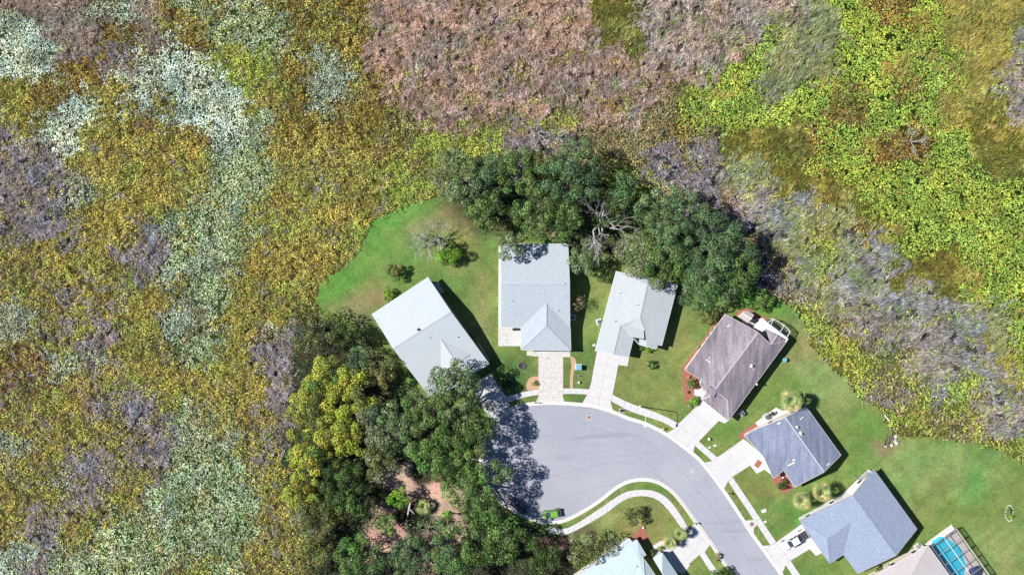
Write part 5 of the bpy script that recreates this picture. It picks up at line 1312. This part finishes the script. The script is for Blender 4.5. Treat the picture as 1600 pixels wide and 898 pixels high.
# ------------------------------------------------------------------ marsh
ROWS = """
BBBBBKKKKBNMMNMMMEEEEEEPPPPPPPPPPPPPPOOOQQQQQQQQQQJJLLLNNLLHHHHH
WWBBBBNNNBYYYMMMMMEEEEEPPPPPPPPPPPPPPOOOQQQQQQQQJJJJLLLLLLLHHHHH
WWWBBBNNNBWNNMMMMMEEEEEPPPPPPPPPPPPPPPOOQQQQQQQLLJJJLLLLLLLHHHHS
WWWWVVVVWWWWWGGGGMEKKEEPPPPPPPPPPPPPPPPOQQQQQQLLJJJJLLLLLLLLHHHS
WWWWNNNWWWWWWWGGGMEKKKEPPPPPPPPPPPPPPPPPPPPQLLLLJJJJLLLLHLLLHHHS
YYNNNYYYWWWWWWWGGEEKKKEEPPPPPPPPPPPPPPPPPTTLLLLLJJLLLLLLNLLLHHSS
YYYNWWYYWWYWWWWYYEEKKEEEEPPPPPPPPPTTPPPPPTTLLLLLLLLLNNLLLLLHHOHS
YYYWWWYYNNWWWWWMMEEEEEEEETPPPPTTTGGGPPPPTTNLLLLLLLLLNNLLLLLHHOOH
VKWWWYYYYYYNNWWMMYEEYEEEETGGGGGVVVVVTTTTTTTTLLOOOONLLLLNNNLLLOOH
VVVWYYYYYYYYYKMMMYYYYYYYEEGGG.......TTTTVVVVVOOOOONLLLLNNNLLLOOO
VVVVKYYYYYYYYMMMMYYYYYYYGGG...........GGVVVVVJJJOOLLLLLLLLLLLOOO
VVVVKKYYYYYYYMMMYYYYYYYGGG.............GGVVVVJJJOOOOOLLLLLLLLLLL
VVVVKKYYYYYYMMMMYYYYYYYYG...................VVSSSSSNOOLLLLLLLLLL
VVVVKYYYYYYMMMMMYYYYYYG.....................VVVSSJJJJOLLLLLLLLLL
VVVVVYYYYVMMMMMYYYYYYYG......................VVVSJJGJNOLLLLLLLLL
UUYYYYYVVVMMMMMYYYYYYYG.......................VVJJJGJSSOLLLLLLLL
UUUYYYUVVVMMMMMYYYYYYG..........................VJJGJJSSOOOOLLLL
UUUUUUUUVUKKMMYYYYYY............................VVJJSJJSOOOOHLLL
UUUVVUUYYYYYMMYYYYYY.............................TVJSSSSSSSOLLLL
KKUUYYVYYYKKKMYYYYYE..............................GTJSSSSSSSJJJL
KKUVYYVYYYKKTMYYKKVE..............................GGTSSSSSSSSJJL
UUUUUVVYYYTMMMYYVVVVE..............................GGGTSSSSSSHJL
URRKKKVYYYUMMYYYVVVV................................GGGGTSSSSSHH
RRRKUUUYYYUUYYYYVVV..................................GGTGSSSGSSH
RRUUUUUVVUYYYYYYVV....................................TVTGSGGTSS
UUUUUVVVVVUMKYYYVV.....................................GTGTGTSSS
UUUUUUUVVVVMMMUUUV......................................GOOTGSSS
KUUUUUUUVVMMMMKUUV..........................................TGTG
KUUUUVVUVVMMMMMUVU............................................GG
UUUKVVKUUVMMMMMMUU..............................................
UUUKKVVUUVMMMMMMUU..............................................
UUUUVVUUUMMMMMMMUU..............................................
UUVVUUUMMMMMMMMMUUU.............................................
UUVKUUMMMMMMMMMMUUU.............................................
KKVKKMMMMMMMMMMUUUU.............................................
WKVMMMMMMMMUUMMUUUU.............................................
""".strip().split('\n')
assert len(ROWS) == 36 and all(len(r_) == 64 for r_ in ROWS), [(i, len(r_)) for i, r_ in enumerate(ROWS) if len(r_) != 64]
grid = np.array([list(r_) for r_ in ROWS])
# cells without a marsh kind take the nearest one
yy, xx = np.where(grid != '.'); full = grid.copy()
for j, i in zip(*np.where(grid == '.')):
    k = np.argmin((yy - j) ** 2 + (xx - i) ** 2); full[j, i] = grid[yy[k], xx[k]]
KINDS = sorted(set(full.ravel())); kidx = {k: i for i, k in enumerate(KINDS)}
FI = np.vectorize(lambda c_: kidx[c_])(full)

# style: form, base z, height amplitude, palette (target colours, weights)
ST = {
 'W': ('pad', .0, .15, 1.0, [((206, 222, 202), 5), ((226, 236, 222), 3), ((172, 192, 156), 3), ((124, 148, 100), 2), ((194, 206, 190), 2)]),
 'M': ('pad', .0, .2, .92, [((164, 184, 136), 4), ((194, 206, 164), 3), ((130, 152, 92), 4), ((92, 120, 70), 2.5), ((204, 216, 184), 1.2), ((150, 140, 110), 1)]),
 'K': ('pad', .0, .3, .8, [((174, 188, 158), 4), ((134, 148, 106), 3), ((200, 208, 190), 2), ((112, 112, 84), 2), ((140, 136, 128), 1.5)]),
 'L': ('pad', .0, .12, .98, [((156, 182, 78), 6), ((130, 164, 64), 4.5), ((176, 190, 92), 3), ((190, 164, 70), 1.3), ((104, 138, 46), 2.6), ((186, 126, 66), .35)]),
 'Y': ('leaf', .3, 1.5, 1.0, [((184, 166, 84), 5), ((164, 156, 78), 5), ((142, 140, 68), 3.2), ((196, 156, 94), 1.0), ((114, 112, 62), 1.8), ((146, 130, 92), .8), ((140, 152, 76), 2)]),
 'G': ('leaf', .3, 1.4, 1.0, [((164, 176, 80), 5), ((140, 162, 72), 5), ((182, 188, 98), 2.5), ((112, 136, 58), 3), ((176, 164, 88), .8)]),
 'N': ('leaf', .2, .9, .95, [((146, 118, 62), 4), ((122, 102, 60), 4), ((168, 138, 60), 3), ((96, 82, 54), 2), ((136, 90, 66), 1.3)]),
 'E': ('leaf', .2, .9, .95, [((138, 126, 56), 4), ((116, 108, 56), 4), ((160, 142, 60), 2.5), ((110, 88, 60), 2), ((92, 96, 52), 2), ((176, 140, 78), .8)]),
 'U': ('leaf', .2, 1.2, .95, [((160, 150, 66), 3.5), ((138, 130, 70), 3.5), ((180, 164, 62), 2.2), ((126, 116, 98), 2), ((112, 108, 66), 2), ((152, 140, 132), 1.3)]),
 'R': ('leaf', .2, 1.0, .9, [((160, 100, 68), 1.6), ((130, 104, 66), 3), ((150, 130, 70), 2), ((100, 96, 96), 2), ((184, 126, 90), 1)]),
 'V': ('twig', .2, .9, 1.0, [((142, 136, 146), 4), ((118, 112, 122), 4), ((168, 162, 176), 2.2), ((104, 98, 92), 2), ((130, 126, 84), 1.6)]),
 'B': ('twig', .2, .7, 1.0, [((152, 134, 122), 4), ((128, 112, 104), 4), ((180, 162, 148), 2.5), ((104, 96, 80), 2), ((126, 112, 66), 1.5)]),
 'P': ('reed', .2, .8, 1.0, [((184, 152, 146), 3.4), ((160, 130, 124), 4), ((138, 112, 104), 3), ((112, 106, 72), 3), ((200, 172, 162), 1.0), ((124, 118, 76), 2)]),
 'Q': ('reed', .2, .8, 1.0, [((176, 156, 148), 3.5), ((154, 134, 126), 4), ((196, 182, 176), 1.2), ((136, 124, 106), 3), ((114, 112, 82), 2.6)]),
 'T': ('leaf', .2, .8, .9, [((150, 136, 104), 4), ((126, 122, 78), 4), ((162, 150, 122), 2), ((134, 142, 70), 2), ((108, 98, 80), 2)]),
 'S': ('reed', .3, .8, 1.0, [((164, 160, 166), 4), ((142, 136, 146), 4), ((196, 192, 204), 1.6), ((126, 124, 100), 2.8), ((140, 132, 108), 2), ((108, 120, 72), 1.6)]),
 'J': ('reed', .2, .7, 1.0, [((140, 148, 96), 4), ((120, 132, 80), 4), ((162, 162, 126), 2.4), ((104, 122, 66), 2.2), ((176, 168, 156), 1.2)]),
 'O': ('reed', .2, .35, 1.0, [((124, 122, 54), 4), ((108, 110, 48), 4), ((140, 134, 62), 2), ((94, 98, 46), 2), ((134, 110, 60), 1)]),
 'H': ('reed', .2, .5, 1.0, [((164, 152, 80), 4), ((146, 140, 62), 4), ((182, 166, 108), 2.4), ((134, 148, 56), 2.4), ((128, 112, 70), 1.6)]),
}
GAIN = {'Y': 1.85, 'G': 1.7, 'N': 1.6, 'E': 1.8, 'U': 1.95, 'R': 1.4, 'V': 1.5, 'B': 1.5, 'P': 1.62, 'Q': 1.6, 'T': 1.6, 'S': 1.28, 'J': 1.5, 'O': 1.2, 'H': 1.35, 'L': 1.3, 'M': 1.38, 'K': 1.2, 'W': 1.3}
DIRS = {'S': (.40, .28), 'J': (.75, .35), 'O': (.8, .3), 'H': (.6, .35), 'Q': (.85, .7), 'P': (1.1, 1.1)}
NAMES = {'pad': ('water_lilies', 'dense floating lily leaves covering the open marsh, mint white at left and lime at right'),
         'leaf': ('marsh_shrubs', 'thick mustard, olive and lime marsh shrub cover'),
         'twig': ('marsh_twigs', 'violet grey leafless twigs tangled in the left marsh'),
         'reed': ('marsh_reeds', 'dry pink, silver and olive reeds lying across the marsh')}
def kind_at(X, Y, jit=6.0):
    wx = X + (fbm(3, X / 26, Y / 26, 5) - .5) * 66 + (fbm(0, X / 7, Y / 7, 2) - .5) * 34
    wy = Y + (fbm(7, X / 26, Y / 26, 5) - .5) * 66 + (fbm(9, X / 7, Y / 7, 2) - .5) * 34
    if jit: wx = wx + rng.normal(size=X.shape) * jit; wy = wy + rng.normal(size=X.shape) * jit
    return FI[np.clip((wy / 25).astype(int), 0, 35), np.clip((wx / 25).astype(int), 0, 63)]
KCOL = np.array([sum(np.array(lin(c_)) * w_ for c_, w_ in ST[k][4]) / sum(w_ for c_, w_ in ST[k][4]) * {'L': .16, 'W': .13, 'M': .2, 'K': .22}.get(k, .15 if k in 'VBS' else .26) for k in KINDS])
KCOL[kidx['L']] = np.array(lin((44, 60, 16))) * .45; KCOL[kidx['M']] = np.array(lin((56, 76, 44))) * .6; KCOL[kidx['W']] = np.array(lin((56, 76, 52))) * .5; KCOL[kidx['K']] = np.array(lin((66, 78, 56))) * .6
def floor_col(X, Y):
    c_ = KCOL[kind_at(X, Y, 0)]
    for _ in range(2):
        p_ = np.pad(c_, ((1, 1), (1, 1), (0, 0)), mode='edge'); c_ = (p_[:-2, 1:-1] + p_[2:, 1:-1] + p_[1:-1, :-2] + p_[1:-1, 2:] + p_[1:-1, 1:-1]) / 5
    return c_ * (.7 + .6 * fbm(5, X / 9, Y / 9, 3))[..., None]
mf = grid_sheet('marsh_floor', [(-120, -110), (1720, -110), (1720, 1010), (-120, 1010)], -.40, .7, [], (0, 0, 0), M['soil'], 0, .06, floor_col)
tag(mf, 'matted dead stems and wet litter under the marsh plants', kind='structure')
x0, x1, y0, y1 = -62, 1662, -48, 946
st = .355 / SC
gx, gy = np.meshgrid(np.arange(x0, x1, st), np.arange(y0, y1, st))
gx = gx.ravel() + rng.uniform(-.5, .5, gx.size) * st; gy = gy.ravel() + rng.uniform(-.5, .5, gy.size) * st
keep = ~in_poly(gx + (fbm(1, gx / 12, gy / 12) - .5) * 9 + (fbm(4, gx / 5, gy / 5, 2) - .5) * 16, gy + (fbm(2, gx / 12, gy / 12) - .5) * 9 + (fbm(5, gx / 5, gy / 5, 2) - .5) * 16, LAWN) & ~in_poly(gx - 14 + (fbm(6, gx / 20, gy / 20, 4) - .5) * 60, gy, WOODS)
gx, gy = gx[keep], gy[keep]
kk = kind_at(gx, gy)
# drifts of neighbouring vegetation inside each kind
def drift(src, dst, nk, sc_, th, pr):
    global kk
    m_ = np.isin(kk, [kidx[q] for q in src if q in kidx]) & (fbm(nk, gx / sc_, gy / sc_, 3) > th) & (rng.random(len(gx)) < pr)
    kk = np.where(m_, kidx[dst], kk)
drift('YNG', 'U', 2, 22, .58, .75); drift('YU', 'V', 5, 18, .70, .45); drift('R', 'U', 4, 9, .46, .85); drift('R', 'V', 8, 9, .56, .7); drift('U', 'G', 11, 18, .60, .6); drift('U', 'Y', 8, 20, .60, .8); drift('V', 'U', 3, 16, .60, .7); drift('V', 'B', 6, 30, .55, .6)
drift('Y', 'G', 10, 30, .56, .6); drift('W', 'K', 4, 24, .60, .8); drift('M', 'K', 11, 20, .60, .7); drift('M', 'U', 1, 12, .68, .6); drift('YUNE', 'T', 7, 11, .66, .7)
drift('E', 'Y', 9, 22, .58, .7); drift('P', 'E', 2, 16, .63, .7); drift('P', 'Q', 6, 26, .58, .6); drift('Q', 'J', 0, 15, .62, .7); drift('S', 'J', 5, 13, .58, .7); drift('S', 'T', 9, 12, .63, .6)
drift('J', 'S', 3, 12, .70, .5); drift('S', 'V', 6, 18, .60, .6); drift('S', 'G', 10, 14, .66, .7); drift('L', 'H', 8, 30, .72, .4); drift('H', 'L', 4, 20, .58, .6); drift('O', 'H', 7, 20, .62, .6); drift('O', 'L', 3, 14, .62, .6); drift('E', 'G', 7, 20, .62, .5); drift('N', 'E', 1, 14, .45, .8); drift('G', 'T', 6, 12, .64, .7)
m_ = rng.random(len(gx)) < .04; kk = np.where(m_, np.roll(kk, 3), kk)
out = {k: ([], []) for k in NAMES}
for kd in KINDS:
    form, zb, amp, dn, pal_ = ST[kd]
    sel = kk == kidx[kd]; X = gx[sel]; Y = gy[sel]
    rep = {'pad': 4, 'leaf': 5, 'twig': 5, 'reed': 5}[form]
    X = np.repeat(X, rep) + rng.normal(size=len(X) * rep) * 1.5; Y = np.repeat(Y, rep) + rng.normal(size=len(Y) * rep) * 1.5
    if form in ('reed', 'twig', 'leaf') and kd != 'O':
        kp = fbm(2, X / 9, Y / 9, 3) > (.30 if kd in 'VBS' else .34 if kd in 'PQU' else .31); X, Y = X[kp], Y[kp]
    if form == 'pad':
        g_ = fbm(9, X / 7, Y / 7, 2); g2 = fbm(10, X / 60, Y / 60, 3); kp = (rng.random(len(X)) < .84) & (g_ > .27 - .25 * (dn - .8) + .18 * (.5 - g2)); X, Y = X[kp], Y[kp]
    n = len(X)
    if n == 0: continue
    cs = np.array([lin(c_, .62 if form != 'pad' else .60) for c_, w_ in pal_]); ws = np.array([w_ for c_, w_ in pal_], float); ws /= ws.sum()
    cs = cs * GAIN.get(kd, 1.0)
    # neighbouring leaves share colours: choose by smooth noise plus chance
    q = .66 * fbm(4, X / 8, Y / 8, 4) + .34 * rng.random(n); q = np.argsort(np.argsort(q)) / n
    order = rng.permutation(len(cs)); cum = np.cumsum(ws[order]); pick = order[np.clip(np.searchsorted(cum, q), 0, len(cs) - 1)]
    alt = rng.choice(len(cs), n, p=ws); pick = np.where(rng.random(n) < (.35 if form == 'pad' else .18), alt, pick)
    mean_ = (cs * ws[:, None]).sum(0); mixk = .12 if form == 'pad' else .24
    C = (cs[pick] * (1 - mixk) + mean_ * mixk) * np.exp(rng.normal(size=(n, 1)) * (.24 if form == 'pad' else .19)) * rng.uniform(.94, 1.06, (n, 3))
    C *= ((.58 + .86 * fbm(6, X / 22, Y / 22, 3)) * (.58 + .86 * fbm(1, X / 6, Y / 6, 2)))[:, None]; C *= 1 + (fbm(10, X / 34, Y / 34, 3) - .5)[:, None] * np.array([.5, .1, -.2])
    wX = (X - 800) * SC; wY = (449 - Y) * SC
    hn = fbm(8, X / 8, Y / 8, 3); hb = fbm(11, X / 30, Y / 30, 2)
    Z = -.3 + zb + amp * .8 * np.clip((hn - .28) * 1.9, 0, 1.2) * (.55 + .9 * hb) + rng.uniform(-.12, .12, n) * (amp > .3)
    if form != 'pad': Z -= rng.random(n) ** 3 * amp * .6
    c3 = np.stack([wX, wY, Z], 1)
    if form == 'pad':
        nr = np.stack([rng.normal(size=n) * .4, rng.normal(size=n) * .4, np.ones(n)], 1); V = leaf_quads(c3, nr, rng.uniform(.17, .38, n), rng.uniform(.75, 1.1, n), None)
    elif form == 'leaf':
        nr = np.stack([rng.normal(size=n) * .75, rng.normal(size=n) * .75, np.abs(rng.normal(size=n)) * .6 + .6], 1); V = leaf_quads(c3, nr, rng.uniform(.15, .36, n), rng.uniform(.45, .9, n), None)
    else:
        if form == 'twig': a = rng.uniform(0, math.tau, n); L_ = rng.uniform(.3, .85, n); wd = rng.uniform(.05, .13, n); ez = rng.normal(size=n) * .3
        else:
            d0, sp_ = DIRS[kd]; a = d0 + (fbm(5, X / 40, Y / 40, 2) - .5) * 1.2 + rng.normal(size=n) * sp_; L_ = rng.uniform(.4, 1.15, n); wd = rng.uniform(.06, .14, n); ez = rng.normal(size=n) * .22
            if kd == 'O': L_ *= .7
        t_ = np.stack([np.cos(a), np.sin(a), ez], 1); s_ = np.stack([-np.sin(a), np.cos(a), rng.normal(size=n) * .5], 1)
        hl = (L_ / 2)[:, None]; hw = (wd / 2)[:, None]; up = np.stack([np.zeros(n), np.zeros(n), L_ * .1], 1)
        V = np.stack([c3 - t_ * hl - s_ * hw, c3 - t_ * hl + s_ * hw, c3 + t_ * hl + s_ * hw * .3, c3 + t_ * hl - s_ * hw * .3], 1)
    out[form][0].append(V); out[form][1].append(C)
for form, (a, b) in out.items():
    V = np.concatenate(a); C = np.concatenate(b)
    o = quads(NAMES[form][0], V, C, M['marshleaf']); tag(o, NAMES[form][1], NAMES[form][0].replace('_', ' '), None, 'stuff')
    print(form, len(V), flush=True)

# undergrowth in the wood and a fringe of grass tufts at the lawn edge
n = 34000
X = rng.uniform(430, 910, n); Y = rng.uniform(490, 1000, n)
X[::3] = rng.uniform(690, 1190, len(X[::3])); Y[::3] = rng.uniform(235, 440, len(Y[::3]))
BELT = [(700, 300), (740, 250), (850, 235), (1000, 290), (1130, 340), (1180, 420), (1100, 450), (1010, 425), (905, 410), (895, 378), (790, 376), (740, 350)]
kp = in_poly(X, Y, WOODS) | in_poly(X, Y, BELT)
for (sx, sy, rx, ry) in ((605, 845, 40, 26), (680, 770, 42, 22), (620, 745, 28, 20), (700, 820, 24, 50), (590, 800, 18, 14)):
    kp &= ~((((X - sx) / rx) ** 2 + ((Y - sy) / ry) ** 2 < 1) & (rng.random(n) < .9))
kp &= fbm(2, X / 10, Y / 10, 3) > .45
X, Y = X[kp], Y[kp]; n = len(X)
c3 = np.stack([(X - 800) * SC, (449 - Y) * SC, .1 + rng.random(n) * 1.2], 1)
nr = rng.normal(size=(n, 3)) * .6 + np.array([0, 0, .8])
o = quads('undergrowth', leaf_quads(c3, nr, rng.uniform(.3, .6, n), rng.uniform(.4, .9, n), None), palc('dark', n), M['leaf']); tag(o, 'low dark undergrowth between the trunks of the wood', 'undergrowth', None, 'stuff')
n = 60000
X = rng.uniform(490, 1640, n); Y = rng.uniform(270, 960, n); kp = in_poly(X, Y, LAWN) & ~in_poly(X, Y, road_poly) & ~in_poly(X, Y, WOODS)
for pts in DW.values(): kp &= ~in_poly(X, Y, pts)
kp &= fbm(3, X / 18, Y / 18, 3) > .42
X, Y = X[kp], Y[kp]; n = len(X)
c3 = np.stack([(X - 800) * SC, (449 - Y) * SC, np.full(n, .02)], 1)
nr = np.stack([rng.normal(size=n) * .25, rng.normal(size=n) * .25, np.ones(n)], 1)
q = fbm(6, X / 30, Y / 30, 3)[:, None]; C = np.array([.09, .165, .035]) * q * 1.6 + np.array([.17, .175, .07]) * (1 - q) * .6
o = quads('grass_tufts', leaf_quads(c3, nr, rng.uniform(.14, .34, n), rng.uniform(.3, .8, n), None), C * rng.uniform(.75, 1.25, (n, 1)), M['grass']); tag(o, 'slightly taller tufts scattered in the lawn', 'grass', None, 'stuff')
print('objects', len(bpy.data.objects))
